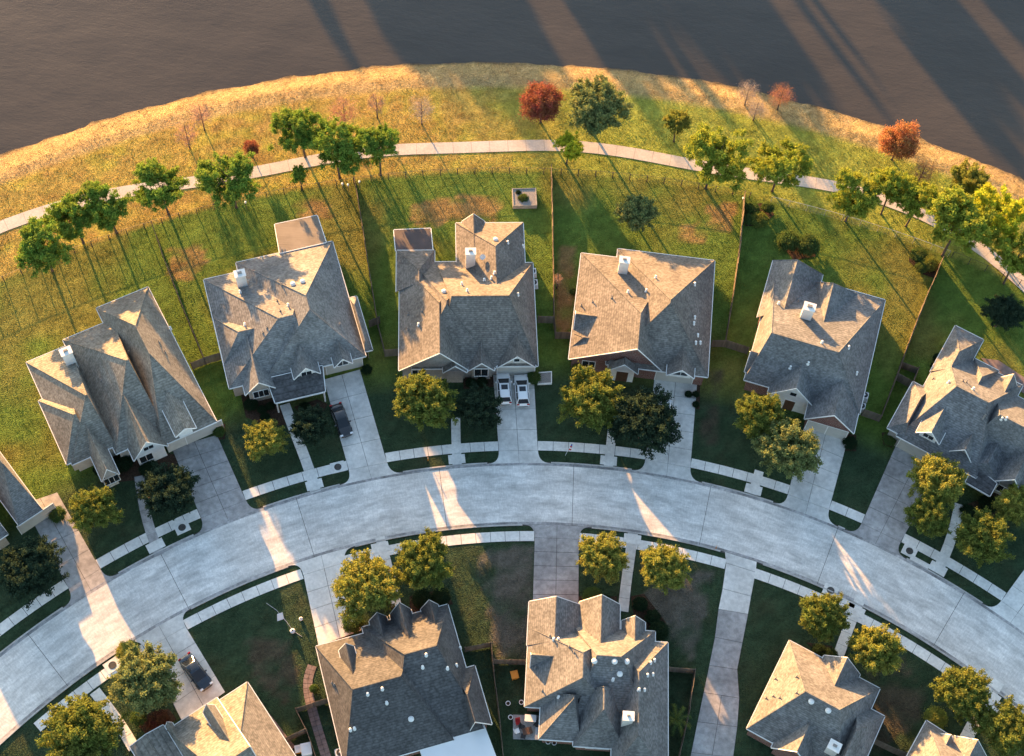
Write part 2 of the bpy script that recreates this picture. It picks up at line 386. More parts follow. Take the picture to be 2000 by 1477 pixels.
wm = mat('lake_water', (.050, .044, .036), .14, [(.03, .12, 3)], .6)
t = wm.node_tree; b = t.nodes['Principled BSDF']; b.inputs['IOR'].default_value = 1.33
g = t.nodes.new('ShaderNodeNewGeometry'); acc = None
for sc, st, di in (((.6, 1.5, 1), .5, .05), ((2.2, 6.0, 1), .6, .025), ((.08, .11, 1), .4, .5)):
    n = t.nodes.new('ShaderNodeTexNoise'); n.inputs['Scale'].default_value = 1; n.inputs['Detail'].default_value = 2
    mp = t.nodes.new('ShaderNodeMapping'); mp.inputs['Scale'].default_value = sc; mp.inputs['Rotation'].default_value = (0, 0, .35)
    t.links.new(g.outputs['Position'], mp.inputs[0]); t.links.new(mp.outputs[0], n.inputs['Vector'])
    bp = t.nodes.new('ShaderNodeBump'); bp.inputs['Strength'].default_value = st; bp.inputs['Distance'].default_value = di
    t.links.new(n.outputs[0], bp.inputs['Height'])
    if acc: t.links.new(acc, bp.inputs['Normal'])
    acc = bp.outputs[0]
t.links.new(acc, b.inputs['Normal'])
arc = [(-80+160*i/60) for i in range(61)]
V = []; Fc = []
for i, a in enumerate(arc):
    s_, c_ = math.sin(math.radians(a)), math.cos(math.radians(a))
    V += [(SC[0]+140.5*s_, SC[1]+140.5*c_, -1.0), (SC[0]+216*s_, SC[1]+216*c_, -1.0)]
    if i: Fc.append((2*i-2, 2*i, 2*i+1, 2*i-1))
tag(link('lake', mesh('lake', V, Fc, wm)), 'calm murky brown lake water curving past the grassy bank', 'lake', kind='structure')

# ------------------------------------------------------------------ street, walks, drives
R_IN, R_OUT = 80.15, 88.55                            # faces of the two kerbs
A0, A1 = -58.0, 52.0
def arc_strip(ra, rb, a0, a1, z, n):                  # grid rows of an annular strip
    V = []; Fc = []
    for i in range(n+1):
        a = a0+(a1-a0)*i/n
        for r in (ra, rb): p = PC(r, a); V.append((p[0], p[1], z))
        if i: Fc.append((2*i-2, 2*i-1, 2*i+1, 2*i))
    return V, Fc
def arc_slab(ra, rb, a0, a1, z0, z1, n):              # solid curved slab
    V = []; Fc = []
    for i in range(n+1):
        a = a0+(a1-a0)*i/n; p, q = PC(ra, a), PC(rb, a)
        V += [(p[0], p[1], z0), (q[0], q[1], z0), (q[0], q[1], z1), (p[0], p[1], z1)]
        if i:
            k = 4*(i-1)
            for e in range(4): Fc.append((k+e, k+(e+1) % 4, k+4+(e+1) % 4, k+4+e))
    Fc += [(3, 2, 1, 0), tuple(4*n+e for e in range(4))]
    return V, Fc
V, Fc = arc_strip(R_IN-.02, R_OUT+.02, A0, A1, .012, 120); Fc = [f[::-1] for f in Fc]
road = tag(link('road', mesh('road', V, Fc, MT['joint'])), 'pale concrete street curving between two rows of houses', 'road', kind='structure')
HARD.append(np.array([PC(R_OUT+.2, A0+(A1-A0)*i/80) for i in range(81)]+[PC(R_IN-.2, A1-(A1-A0)*i/80) for i in range(81)]))
joints = [A0, -46.2, -34.93, -23.65, -11.95, -.97, 10.3, 20.9, 31.7, 42.6, A1]
for a, b2 in zip(joints[:-1], joints[1:]):
    j = math.degrees(.028/84)
    V, Fc = arc_slab(R_IN+.03, R_OUT-.03, a+j, b2-j, .005, .045, 14)
    link('road_slab', mesh('road_slab', V, Fc, MT['concrete']), road)

for r_a, r_b in ((R_IN-.0, R_IN+.34), (R_OUT-.34, R_OUT+.0)):                # gutter pans, stained by run-off
    for a, b2 in zip(joints[:-1], joints[1:]):
        V, Fc = arc_slab(r_a, r_b, a+.02, b2-.02, .006, .052, 14)
        link('gutter_pan', mesh('gutter_pan', V, Fc, MT['gutter']), road)
# openings in the kerb where drives meet the street: side, angle from, angle to
def ang_of(x, y): return polar(x, y)[1]
DRIVES = [   # name of owner, side (+ outer kerb, - inner kerb), far edge (two corners), kerb pair, columns, rows, material
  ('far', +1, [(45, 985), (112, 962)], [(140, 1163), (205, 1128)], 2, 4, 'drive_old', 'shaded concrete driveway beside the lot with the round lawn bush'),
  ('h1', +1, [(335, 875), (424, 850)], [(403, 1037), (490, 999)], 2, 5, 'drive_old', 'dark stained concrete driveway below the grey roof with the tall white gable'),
  ('h2', +1, [(632, 742), (703, 722)], [(688, 943), (763, 927)], 2, 4, 'drive', 'concrete driveway where the black sedan is parked'),
  ('h3', +1, [(962, 722), (1042, 720)], [(976, 906), (1052, 905)], 2, 4, 'drive', 'concrete driveway where two white cars are parked side by side'),
  ('h4', +1, [(1278, 738), (1362, 746)], [(1258, 919), (1347, 936)], 2, 5, 'drive', 'concrete driveway beside the paired oaks and red brick house'),
  ('h5', +1, [(1572, 826), (1655, 862)], [(1533, 990), (1612, 1022)], 2, 4, 'drive', 'bright concrete driveway below the twin garage doors in a brick gable'),
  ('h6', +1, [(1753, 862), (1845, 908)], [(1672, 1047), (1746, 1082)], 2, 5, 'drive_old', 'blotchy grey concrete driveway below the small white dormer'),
  ('h7', +1, [(2020, 1085), (2090, 1125)], [(1945, 1187), (2015, 1228)], 2, 3, 'walk', 'bright new concrete driveway at the end of the sidewalk'),
  ('l1', -1, [(357, 1412), (440, 1352)], [(277, 1253), (352, 1207)], 2, 4, 'drive', 'concrete driveway where the navy sedan is parked'),
  ('l2', -1, [(622, 1262), (706, 1232)], [(588, 1101), (668, 1073)], 2, 4, 'walk', 'concrete driveway crossed by the widest beam of sun'),
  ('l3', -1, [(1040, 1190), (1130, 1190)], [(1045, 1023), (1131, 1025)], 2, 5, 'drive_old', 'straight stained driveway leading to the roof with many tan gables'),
]
cuts = {1: [], -1: []}; wcuts = {1: [], -1: []}
def slab_quad(root, q, nc, nr, m, th=.05, z0=.005, gap=.05, name='slab'):
    """split a four-cornered paved area (plan corners q: a-b far edge, c-d near edge) into slabs"""
    q = [np.array(p) for p in q]
    def at(s, t_): return (q[0]*(1-s)+q[1]*s)*(1-t_)+(q[3]*(1-s)+q[2]*s)*t_
    w = np.linalg.norm(q[1]-q[0]); L = np.linalg.norm(q[3]-q[0]); gs, gt = gap*.5/w, gap*.5/L
    for i in range(nc):
        for j in range(nr):
            s0, s1 = i/nc+gs, (i+1)/nc-gs; t0, t1 = j/nr+gt, (j+1)/nr-gt
            c = [at(s0, t1), at(s1, t1), at(s1, t0), at(s0, t0)]
            dz = random.Random(i*13+j*7).uniform(-.006, .006)
            mb = MB().hexa([(*p, z0) for p in c], [(*p, z0+th+dz) for p in c])
            mb.build(name, m, root)
def base_poly(name, poly, z, m, label, cat, kind='structure'):
    poly = [tuple(p) for p in poly]
    a = sum(poly[i][0]*poly[(i+1) % len(poly)][1]-poly[(i+1) % len(poly)][0]*poly[i][1] for i in range(len(poly)))
    if a < 0: poly = poly[::-1]
    return tag(link(name, mesh(name, [(*p, z) for p in poly], [tuple(range(len(poly)))], m)), label, cat, kind=kind)
for (nm, side, far, kb, nc, nr, m, lab) in DRIVES:
    aa, ab = ang_of(*kb[0]), ang_of(*kb[1]); rk = R_OUT if side > 0 else R_IN
    k0, k1 = PC(rk, aa), PC(rk, ab); f0, f1 = gp(far)
    fl = math.degrees(1.55/rk)
    cuts[side].append((aa-fl, ab+fl))
    poly = [f0, f1, k1, k0]; HARD.append(np.array(poly))
    root = base_poly('driveway', poly, .016, MT['joint'], lab, 'driveway')
    e0 = k0+(f0-k0)*(1.75/np.linalg.norm(f0-k0)); e1 = k1+(f1-k1)*(1.75/np.linalg.norm(f1-k1))
    for q, lst in ((k0+(f0-k0)*(2.45/np.linalg.norm(f0-k0)), 0), (k1+(f1-k1)*(2.45/np.linalg.norm(f1-k1)), 1)):
        d_ = q-OC; an = math.degrees(math.atan2(d_[0], d_[1]))
        if lst == 0: w_lo = an
        else: wcuts[side].append((w_lo, an))
    slab_quad(root, [f0, f1, e1, e0], nc, nr, MT[m], .062)
    m0, m1 = (e0+e1)/2, PC(rk, (aa+ab)/2)
    w0, w1 = PC(rk, aa-fl), PC(rk, ab+fl)
    def bez(a_, b_, c_): return [a_*(1-t_)**2+b_*2*t_*(1-t_)+c_*t_*t_ for t_ in (np.arange(8)/7.0)]
    for pl in (bez(e0, k0, w0)+[m1, m0], bez(e1, k1, w1)+[m1, m0]):
        c_ = sum(pl)/len(pl); pl = [p+(c_-p)*.006 for p in pl]; n_ = len(pl)
        a = sum(pl[i][0]*pl[(i+1) % n_][1]-pl[(i+1) % n_][0]*pl[i][1] for i in range(n_))
        if a < 0: pl = pl[::-1]
        V = [(*p, .018) for p in pl]+[(*p, .064) for p in pl]
        Fc = [tuple(range(n_-1, -1, -1)), tuple(range(n_, 2*n_))]+[(i, (i+1) % n_, n_+(i+1) % n_, n_+i) for i in range(n_)]
        link('apron_slab', mesh('apron_slab', V, Fc, MT[m]), root)
        HARD.append(np.array(pl))
# the long rear driveway running down past the lower houses
ld = [((1416, 1076), (1478, 1098)), ((1418, 1100), (1476, 1118)), ((1411, 1150), (1467, 1165)), ((1403, 1190), (1461, 1200)), ((1396, 1245), (1450, 1256)), ((1385, 1300), (1440, 1308)), ((1374, 1353), (1444, 1364)), ((1362, 1410), (1440, 1420)), ((1350, 1470), (1432, 1480)), ((1338, 1530), (1424, 1540))]
P = [gp(e) for e in ld]
k0, k1 = PC(R_IN, ang_of(*ld[0][0])), PC(R_IN, ang_of(*ld[0][1])); P[0] = np.array([k0, k1])
poly = [p[0] for p in P]+[p[1] for p in P[::-1]]; HARD.append(np.array(poly))
root = base_poly('driveway', poly, .016, MT['joint'], 'long narrow concrete driveway widening as it runs back between the lower lots', 'driveway')
for i in range(len(P)-1):
    slab_quad(root, [P[i][0], P[i][1], P[i+1][1], P[i+1][0]], 2 if i > 5 else 1, 1, MT['drive'] if i < 3 else MT['drive_old'])
cuts[-1].append((ang_of(1408, 1073), ang_of(1490, 1102))); wcuts[-1].append((ang_of(1416, 1108), ang_of(1472, 1126)))

def spans(a0, a1, cs):
    out = []; a = a0
    for (c0, c1) in sorted(cs):
        if c0 > a: out.append((a, min(c0, a1)))
        a = max(a, c1)
    if a < a1: out.append((a, a1))
    return out
# kerbs in sections, a shallow gutter in front of them
for side, r, lab in ((1, R_OUT, 'raised concrete kerb along the lake side of the street'), (-1, R_IN, 'raised concrete kerb along the inner side of the street')):
    V, Fc = arc_strip(r, r+side*.18, A0, A1, .014, 100)
    if side > 0: Fc = [f[::-1] for f in Fc]
    k = tag(link('kerb', mesh('kerb', V, Fc, MT['joint'])), lab, 'kerb', kind='structure')
    for (a, b2) in spans(A0, A1, cuts[side]):
        n = max(1, round((b2-a)/4.0))
        for i in range(n):
            x0, x1 = a+(b2-a)*i/n, a+(b2-a)*(i+1)/n
            V, Fc = arc_slab(r if side > 0 else r-.17, r+.17 if side > 0 else r, x0+.008, x1-.008, .01, .13, 6)
            link('kerb_stone', mesh('kerb_stone', V, Fc, MT['kerb']), k)
# sidewalks, slab by slab
for side, rc, a0, a1, lab, extra in ((1, 91.0, -50, 42, 'sidewalk of pale square slabs behind the verge on the lake side', []),
                                     (-1, 78.6, -50, 40, 'sidewalk of pale square slabs behind the verge on the inner side', [])):
    wk = None
    for (x0, x1) in spans(a0, a1, wcuts[side]):
        ra, rb = rc-.66, rc+.66
        V, Fc = arc_strip(ra, rb, x0, x1, .014, 24)
        Fc = [f[::-1] for f in Fc]
        HARD.append(np.array([PC(rb, x0+(x1-x0)*i/24) for i in range(25)]+[PC(ra, x1-(x1-x0)*i/24) for i in range(25)]))
        wk = tag(link('sidewalk', mesh('sidewalk', V, Fc, MT['joint'])), lab, 'sidewalk', 'stretches of the same sidewalk', 'structure')
        n = max(1, round(math.radians(x1-x0)*rc/1.85))
        for i in range(n):
            y0, y1 = x0+(x1-x0)*i/n, x0+(x1-x0)*(i+1)/n
            V, Fc = arc_slab(ra+.01, rb-.01, y0+.018, y1-.018, .01, .055+random.Random(i).uniform(-.008, .008), 2)
            link('sidewalk_slab', mesh('sidewalk_slab', V, Fc, MT['walk']), wk)
# garden walkways and kerb-side pads (centre line in survey points, width)
WALKS = [
  ([(556, 790), (575, 845), (592, 885), (606, 915), (612, 940), (617, 962)], 1.35, 'walk', 'curving concrete walkway from the dark roofed porch to the street'),
  ([(890, 815), (889, 850), (891, 885), (893, 910)], 1.2, 'walk', 'short straight concrete walkway beside the yellow lit oak and the dark oak'),
  ([(1196, 840), (1192, 870), (1188, 912)], 1.2, 'walk', 'short concrete walkway running under the paired oaks'),
  ([(1483, 920), (1477, 945), (1470, 966)], 1.2, 'walk', 'short concrete walkway under the tall speckled oak'),
  ([(1874, 985), (1866, 1030), (1858, 1060), (1845, 1088), (1836, 1105)], 1.3, 'walk', 'concrete walkway between two olive front trees'),
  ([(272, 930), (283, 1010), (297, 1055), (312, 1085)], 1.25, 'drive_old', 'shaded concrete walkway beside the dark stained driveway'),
  ([(1217, 1195), (1218, 1155), (1226, 1115), (1234, 1075), (1236, 1042)], 1.3, 'drive', 'narrow weathered walkway between two golden front trees'),
  ([(1636, 1285), (1650, 1245), (1660, 1215), (1672, 1185), (1682, 1165)], 1.3, 'walk', 'curved concrete walkway leading to the tan corner roof'),
  ([(1882, 1452), (1908, 1400), (1930, 1362), (1950, 1330)], 1.5, 'walk', 'sunlit concrete walkway between two round front trees'),
  ([(775, 1185), (768, 1150), (755, 1100), (748, 1065), (742, 1050)], 1.2, 'walk', 'concrete walkway hidden among trees beside the wide driveway'),
  ([(262, 1462), (240, 1410), (205, 1385), (185, 1350)], 1.3, 'walk', 'concrete walkway leading from the cream roof towards the corner tree'),
  ([(610, 1300), (598, 1325), (602, 1360), (612, 1395), (622, 1430), (636, 1475), (650, 1520)], 1.1, 'paver', 'curving path of dark red pavers beside the charcoal roof'),
  ([(475, 1368), (505, 1385), (530, 1412), (548, 1440), (570, 1465)], 1.1, 'paver', 'curving grey paver path beside the cream roof'),
]
for pts, w, m, lab in WALKS:
    c = gp(pts); d = np.cumsum([0]+[np.linalg.norm(c[i+1]-c[i]) for i in range(len(c)-1)])
    n = max(2, int(d[-1]/(1.5 if m != 'paver' else .55)))
    s = np.linspace(0, d[-1], n+1); cx = np.interp(s, d, c[:, 0]); cy = np.interp(s, d, c[:, 1])
    for _ in range(6 if m != 'paver' else 8):
        cx[1:-1] = (cx[:-2]+2*cx[1:-1]+cx[2:])/4; cy[1:-1] = (cy[:-2]+2*cy[1:-1]+cy[2:])/4
    tx, ty = np.gradient(cx), np.gradient(cy); L = np.hypot(tx, ty); nx_, ny_ = -ty/L*w/2, tx/L*w/2
    Lf = np.c_[cx+nx_, cy+ny_]; Rt = np.c_[cx-nx_, cy-ny_]
    poly = np.r_[Lf, Rt[::-1]]; HARD.append(poly)
    root = base_poly('walkway', poly, .02, MT['joint'], lab, 'walkway')
    for i in range(n):
        if m == 'paver': slab_quad(root, [Lf[i], Rt[i], Rt[i+1], Lf[i+1]], 2, 1, MT[m], .045, .012, .04, 'paver')
        else: slab_quad(root, [Lf[i], Rt[i], Rt[i+1], Lf[i+1]], 1, 1, MT[m], .062, .012, .045)
def pad(a, r, w, d, lab, cat='pavement', m='walk'):
    c = PC(r, a); rz = -math.radians(a)
    o = MB().box((0, 0, .045), (w, d, .09)).build('pavement', MT[m], loc=(c[0], c[1], .004)); o.rotation_euler[2] = rz
    e = np.array([[-w/2, -d/2], [w/2, -d/2], [w/2, d/2], [-w/2, d/2]]); R2 = np.array([[math.cos(rz), math.sin(rz)], [-math.sin(rz), math.cos(rz)]])
    HARD.append(e@R2+c); return tag(o, lab, cat, kind='structure')
for (x, y), side, lab in (((617, 957), 1, 'concrete landing pad at the kerb below the curving porch walkway'), ((893, 905), 1, 'concrete landing pad at the kerb by the two oaks'),
                    ((1188, 908), 1, 'concrete landing pad at the kerb by the paired oaks'), ((1470, 962), 1, 'concrete landing pad at the kerb by the tall speckled oak'),
                    ((1836, 1103), 1, 'concrete landing pad at the kerb between the olive front trees'), ((312, 1082), 1, 'concrete landing pad at the kerb by the shaded walkway'),
                    ((1236, 1044), -1, 'concrete landing pad at the kerb between the golden front trees'), ((1684, 1164), -1, 'concrete landing pad at the kerb by the curved tan house walkway'),
                    ((1952, 1336), -1, 'concrete landing pad at the kerb by the sunlit walkway'), ((740, 1057), -1, 'concrete landing pad at the kerb among the trees by the wide driveway')):
    pad(ang_of(x, y), (R_OUT+.95) if side > 0 else (R_IN-.95), 2.1, 1.25, lab)

# manhole covers set in square concrete collars
MH = [(356, 1031, 'round black manhole cover in the sidewalk by the dark stained driveway'), (660, 913, 'round black manhole cover in the sidewalk by the black sedan'),
      (220, 1300, 'round black manhole cover below the sunlit strip of street'), (1622, 1154, 'round black manhole cover in a pale collar beside the inner kerb'),
      (1776, 1077, 'round dark manhole cover in a pale collar by the blotchy driveway'), (712, 1087, 'round dark manhole cover half under the yellow lit oak')]
mprof = [(0, .0), (.42, 0), (.42, .05), (.36, .055), (.36, .04), (0, .04)]
for x, y, lab in MH:
    p = G(x, y); r, a = polar(x, y)
    o = empty('manhole', (p[0], p[1], .05), lab, 'manhole', rz=-math.radians(a))
    MB().box((0, 0, .015), (1.75, 1.45, .09)).build('concrete_collar', MT['walk'], o)
    MB().lathe([(.46, .04), (.46, .085), (.40, .09), (.40, .075), (.05, .075)], n=20).build('iron_cover', MT['rust'], o)
    HARD.append(np.array([[p[0]-.8, p[1]-.8], [p[0]+.8, p[1]-.8], [p[0]+.8, p[1]+.8], [p[0]-.8, p[1]+.8]]))
# kerb inlets
for x0, x1, y, lab, side in ((1640, 1668, 1168, 'flat concrete storm inlet at the inner kerb', -1), (1790, 1815, 1085, 'flat concrete storm inlet at the lake side kerb', 1)):
    a = ang_of((x0+x1)/2, y); pad(a, R_OUT+.5 if side > 0 else R_IN-.5, 2.4, .7, lab, 'drain')

# ------------------------------------------------------------------ lakeside footpath
pth = [(-60, 470), (0, 440), (80, 415), (150, 393), (230, 375), (300, 365), (350, 361), (400, 354), (500, 337), (560, 325), (610, 313), (700, 298), (780, 290), (850, 291), (920, 288), (1000, 285), (1060, 283), (1120, 283), (1180, 290), (1250, 301), (1320, 316), (1380, 328), (1450, 338), (1520, 348), (1600, 358), (1640, 363), (1700, 380), (1740, 393), (1800, 416), (1850, 441), (1900, 472), (1940, 500), (1975, 533), (2020, 575), (2070, 620)]
c = gp(pth); d = np.cumsum([0]+[np.linalg.norm(c[i+1]-c[i]) for i in range(len(c)-1)])
n = int(d[-1]/2.6); s = np.linspace(0, d[-1], n+1); cx = np.interp(s, d, c[:, 0]); cy = np.interp(s, d, c[:, 1])
for _ in range(5): cx[1:-1] = (cx[:-2]+2*cx[1:-1]+cx[2:])/4; cy[1:-1] = (cy[:-2]+2*cy[1:-1]+cy[2:])/4
tx, ty = np.gradient(cx), np.gradient(cy); L = np.hypot(tx, ty); w = 2.05
Lf = np.c_[cx-ty/L*w/2, cy+tx/L*w/2]; Rt = np.c_[cx+ty/L*w/2, cy-tx/L*w/2]
V = []; Fc = []
for i in range(n+1):
    V += [(*Lf[i], .014), (*Rt[i], .014)]
    if i: Fc.append((2*i-2, 2*i-1, 2*i+1, 2*i))
HARD.append(np.r_[Lf, Rt[::-1]])
fp = tag(link('footpath', mesh('footpath', V, Fc, MT['joint'])), 'winding pale concrete footpath through the dry grass by the lake', 'footpath', kind='structure')
for i in range(n): slab_quad(fp, [Lf[i], Rt[i], Rt[i+1], Lf[i+1]], 1, 1, MT['path'], .05, .008, .03, 'path_slab')

# ------------------------------------------------------------------ houses
class House:
    def __init__(s, label, O, sc, ang, roof='shingle', wall='brick_buff', pitch=.78, name='house'):
        s.O, s.sc, s.a = O, sc, math.radians(ang); s.roof, s.wall, s.pitch = roof, wall, pitch
        s.ux = np.array([math.cos(s.a), math.sin(s.a)]); s.vy = np.array([-math.sin(s.a), math.cos(s.a)])
        s.label = label; s.name = name; s.W = []; s.root = None
    def px(s, p): return s.O[0]+p[0]/s.sc, s.O[1]+p[1]/s.sc
    def xy(s, p, z): return G(*s.px(p), z)[:2]
    def uv(s, p, z): q = s.xy(p, z); return float(q@s.ux), float(q@s.vy)
    def P(s, u, v, z): q = s.ux*u+s.vy*v; return (q[0]-s.o[0], q[1]-s.o[1], z)
    def start(s, p):
        q = s.xy(p, 0); s.o = np.array([q[0], q[1]]); s.root = empty(s.name, (q[0], q[1], 0), s.label, 'house')
    def w(s, c1, c2, axis, rA='g', rB='g', zr=None, ze=3.0, zb=0.0, walls=True, roof=None, wall=None, over=.4, dz=None, trim=True):
        """a roofed wing. c1, c2 opposite eave corners; axis of the ridge u (across) or v (front to back);
        rA = west/north end, rB = east/south end: 'g' gable or the survey point of the hip's apex"""
        i = len(s.W); ze = ze+.011*i
        a, b = s.uv(c1, ze), s.uv(c2, ze)
        u_0, u_1 = sorted((a[0], b[0])); v_0, v_1 = sorted((a[1], b[1]))
        half = ((v_1-v_0) if axis == 'u' else (u_1-u_0))/2
        if zr is None: zr = ze+s.pitch*half
        zr += .007*i
        cross = []; ends = []
        for r, e in ((rA, 0), (rB, 1)):
            if isinstance(r, str): ends.append(None)
            else:
                q = s.uv(r, zr); cross.append(q[1] if axis == 'u' else q[0]); ends.append(q[0] if axis == 'u' else q[1])
        mid = ((v_0+v_1) if axis == 'u' else (u_0+u_1))/2
        cr = sum(cross)/len(cross) if cross else mid
        cr = min(max(cr, mid-half*.55), mid+half*.55)
        if axis == 'u': lo, hi = u_0, u_1; eL, eH = ends[0], ends[1]
        else: lo, hi = v_0, v_1; eL, eH = ends[1], ends[0]        # south end is low v
        gL, gH = eL is None, eH is None
        kinds = (rA, rB) if axis == 'u' else (rB, rA); iL, iH = kinds[0] == 'i', kinds[1] == 'i'
        at_ = lambda a_: s.hgt(a_, cr) if axis == 'u' else s.hgt(cr, a_)
        if iL or iH:                                  # run the wing back until its ridge dies into the roof behind
            start = lo if iL else hi; sg = -1 if iL else 1; best = start; bz = -9
            st0 = start-sg*min(hi-lo-.5, 3.0)
            for k_ in range(0, 60):
                a_ = st0+sg*k_*.2; z_ = at_(a_)
                if z_ > bz: bz, best = z_, a_
                if z_ >= zr+.06: best = a_; break
            if bz < zr: zr = max(ze+.5, min(zr, bz-.03))
            if iL: lo = min(best, hi-.8)
            else: hi = max(best, lo+.8)
            if axis == 'u': u_0, u_1 = (lo, u_1) if iL else (u_0, hi)
            else: v_0, v_1 = (lo, v_1) if iL else (v_0, hi)
        rl = lo if gL else min(max(eL, lo+.6), hi-.6); rh = hi if gH else min(max(eH, lo+.6), hi-.6)
        if rl > rh: rl = rh = (rl+rh)/2
        if rh-rl < .1 and not gL and not gH: rl -= .05; rh += .05
        wg = dict(u0=u_0, u1=u_1, v0=v_0, v1=v_1, ze=ze, zr=zr, axis=axis, cr=cr, rl=rl, rh=rh, gL=gL, gH=gH, lo=lo, hi=hi)
        s.W.append(wg)
        # a,b -> plan: a along ridge, b across
        X = (lambda a_, b_, z: s.P(a_, b_, z)) if axis == 'u' else (lambda a_, b_, z: s.P(b_, a_, z))
        b0, b1 = (v_0, v_1) if axis == 'u' else (u_0, u_1)
        th = .16
        T = [X(lo, b0, ze), X(hi, b0, ze), X(hi, b1, ze), X(lo, b1, ze), X(rl, cr, zr), X(rh, cr, zr)]
        B = [X(lo, b0, ze-th), X(hi, b0, ze-th), X(hi, b1, ze-th), X(lo, b1, ze-th)]
        if gL: B.append(X(lo, cr, zr-th))
        Vv = T+B[:4]; Fc = []
        flip = axis == 'v'
        def f(*t_): Fc.append(tuple(t_[::-1]) if flip else tuple(t_))
        f(0, 1, 5, 4); f(2, 3, 4, 5)
        n = 10
        if gL:
            Vv.append(X(lo, cr, zr-th*1.3)); gl = len(Vv)-1; f(3, 0, 6, gl, 9); Fc.pop(); f(0, 4, gl, 6); f(4, 3, 9, gl)
        else: f(3, 0, 4)
        if gH:
            Vv.append(X(hi, cr, zr-th*1.3)); gh = len(Vv)-1; f(1, 7, gh, 5); f(5, gh, 8, 2)
        else: f(1, 2, 5)
        f(0, 6, 7, 1); f(2, 8, 9, 3)
        if not gL: f(3, 9, 6, 0)
        if not gH: f(1, 7, 8, 2)
        # underside
        if gL and gH: f(6, gl, gh, 7); f(8, gh, gl, 9)
        elif gL: f(6, gl, 8, 7); f(8, gl, 9)
        elif gH: f(6, 9, gh, 7); f(8, gh, 9)
        else: f(9, 8, 7, 6)
        rm = MT[roof or s.roof]
        ro = link('roof', mesh('roof', Vv, Fc, rm), s.root); wg['roof'] = ro
        # ridge and hip caps
        mb = MB()
        def cap(p, q):
            p, q = Vector(p), Vector(q)
            if (p-q).length < .3: return
            mb.tube([p+Vector((0, 0, .0)), q+Vector((0, 0, .0))], .075, 5)
        cap(T[4], T[5])
        if not gL: cap(T[0], T[4]); cap(T[3], T[4])
        if not gH: cap(T[1], T[5]); cap(T[2], T[5])
        if mb.V: mb.build('ridge_cap', rm, ro)
        # gutters on level eaves, white barge boards on gables
        if trim:
            mb = MB(); g = .085
            def strip(p, q, nrm):
                p, q, nrm = np.array(p), np.array(q), np.array(nrm)
                lo_ = [p, q, q+nrm*g, p+nrm*g]
                mb.hexa([(x[0], x[1], x[2]-.15) for x in lo_], [(x[0], x[1], x[2]+.012) for x in lo_])
            e = .004
            na = np.array(X(1, 0, 0))-np.array(X(0, 0, 0)); nb = np.array(X(0, 1, 0))-np.array(X(0, 0, 0))
            strip(np.array(T[0])-nb*e, np.array(T[1])-nb*e, -nb); strip(np.array(T[3])+nb*e, np.array(T[2])+nb*e, nb)
            if not gL: strip(np.array(T[0])-na*e, np.array(T[3])-na*e, -na)
            if not gH: strip(np.array(T[1])+na*e, np.array(T[2])+na*e, na)
            for gab, (i0, i1, ir), sg in ((gL and not iL, (0, 3, 4), -1), (gH and not iH, (1, 2, 5), 1)):
                if gab:
                    for k in (i0, i1): strip(np.array(T[k])+na*sg*e, np.array(T[ir])+na*sg*e, na*sg)
            mb.build('gutter', MT['white'], ro)
        if walls:
            ins = over+.013*i
            la, ha = lo+ins, hi-ins; c0, c1_ = b0+ins, b1-ins
            kz0 = (zr-ze)/(cr-b0); kz1 = (zr-ze)/(b1-cr)
            zt0, zt1 = ze-.1, ze-.1
            wm_ = MT[wall or s.wall]
            mb = MB(); mb.hexa([X(la, c0, zb), X(ha, c0, zb), X(ha, c1_, zb), X(la, c1_, zb)], [X(la, c0, ze-.1), X(ha, c0, ze-.1), X(ha, c1_, ze-.1), X(la, c1_, ze-.1)])
            for gab, at in ((gL and not iL, la), (gH and not iH, ha)):
                if gab:
                    d = .06 if at == la else -.06
                    n0 = len(mb.V)
                    pr = [(c0, ze-.1), (c1_, ze-.1), (c1_, ze+ins*kz1-.2), (cr, zr-.24), (c0, ze+ins*kz0-.2)]
                    for dd in (0, d):
                        for (b_, z_) in pr: mb.V.append(X(at+dd, b_, z_))
                    mb.F += [tuple(n0+k for k in range(5)), tuple(n0+5+k for k in range(4, -1, -1))]+[(n0+k, n0+(k+1) % 5, n0+5+(k+1) % 5, n0+5+k) for k in range(5)]
            wl = mb.build('wall', wm_, s.root); wg['ins'] = ins
        HARD.append(np.array([s.ux*u_+s.vy*v_ for u_, v_ in ((u_0, v_0), (u_1, v_0), (u_1, v_1), (u_0, v_1))]))
        return i
    def hgt(s, u, v):
        z = -1
        for g in s.W:
            if not (g['u0'] <= u <= g['u1'] and g['v0'] <= v <= g['v1']): continue
            a, b = (u, v) if g['axis'] == 'u' else (v, u); b0, b1 = (g['v0'], g['v1']) if g['axis'] == 'u' else (g['u0'], g['u1'])
            k = g['zr']-g['ze']
            h = min((b-b0)/(g['cr']-b0), (b1-b)/(b1-g['cr']))
            if not g['gL']: h = min(h, (a-g['lo'])/(g['rl']-g['lo']))
            if not g['gH']: h = min(h, (g['hi']-a)/(g['hi']-g['rh']))
            z = max(z, g['ze']+k*min(h, 1))
        return z
    def hit(s, p):
        x, y = s.px(p)
        for z in np.arange(14, 2.0, -.04):
            q = G(x, y, z)[:2]; u, v = float(q@s.ux), float(q@s.vy)
            if s.hgt(u, v) >= z: return u, v, z
        q = G(x, y, 3)[:2]; return float(q@s.ux), float(q@s.vy), 3.0
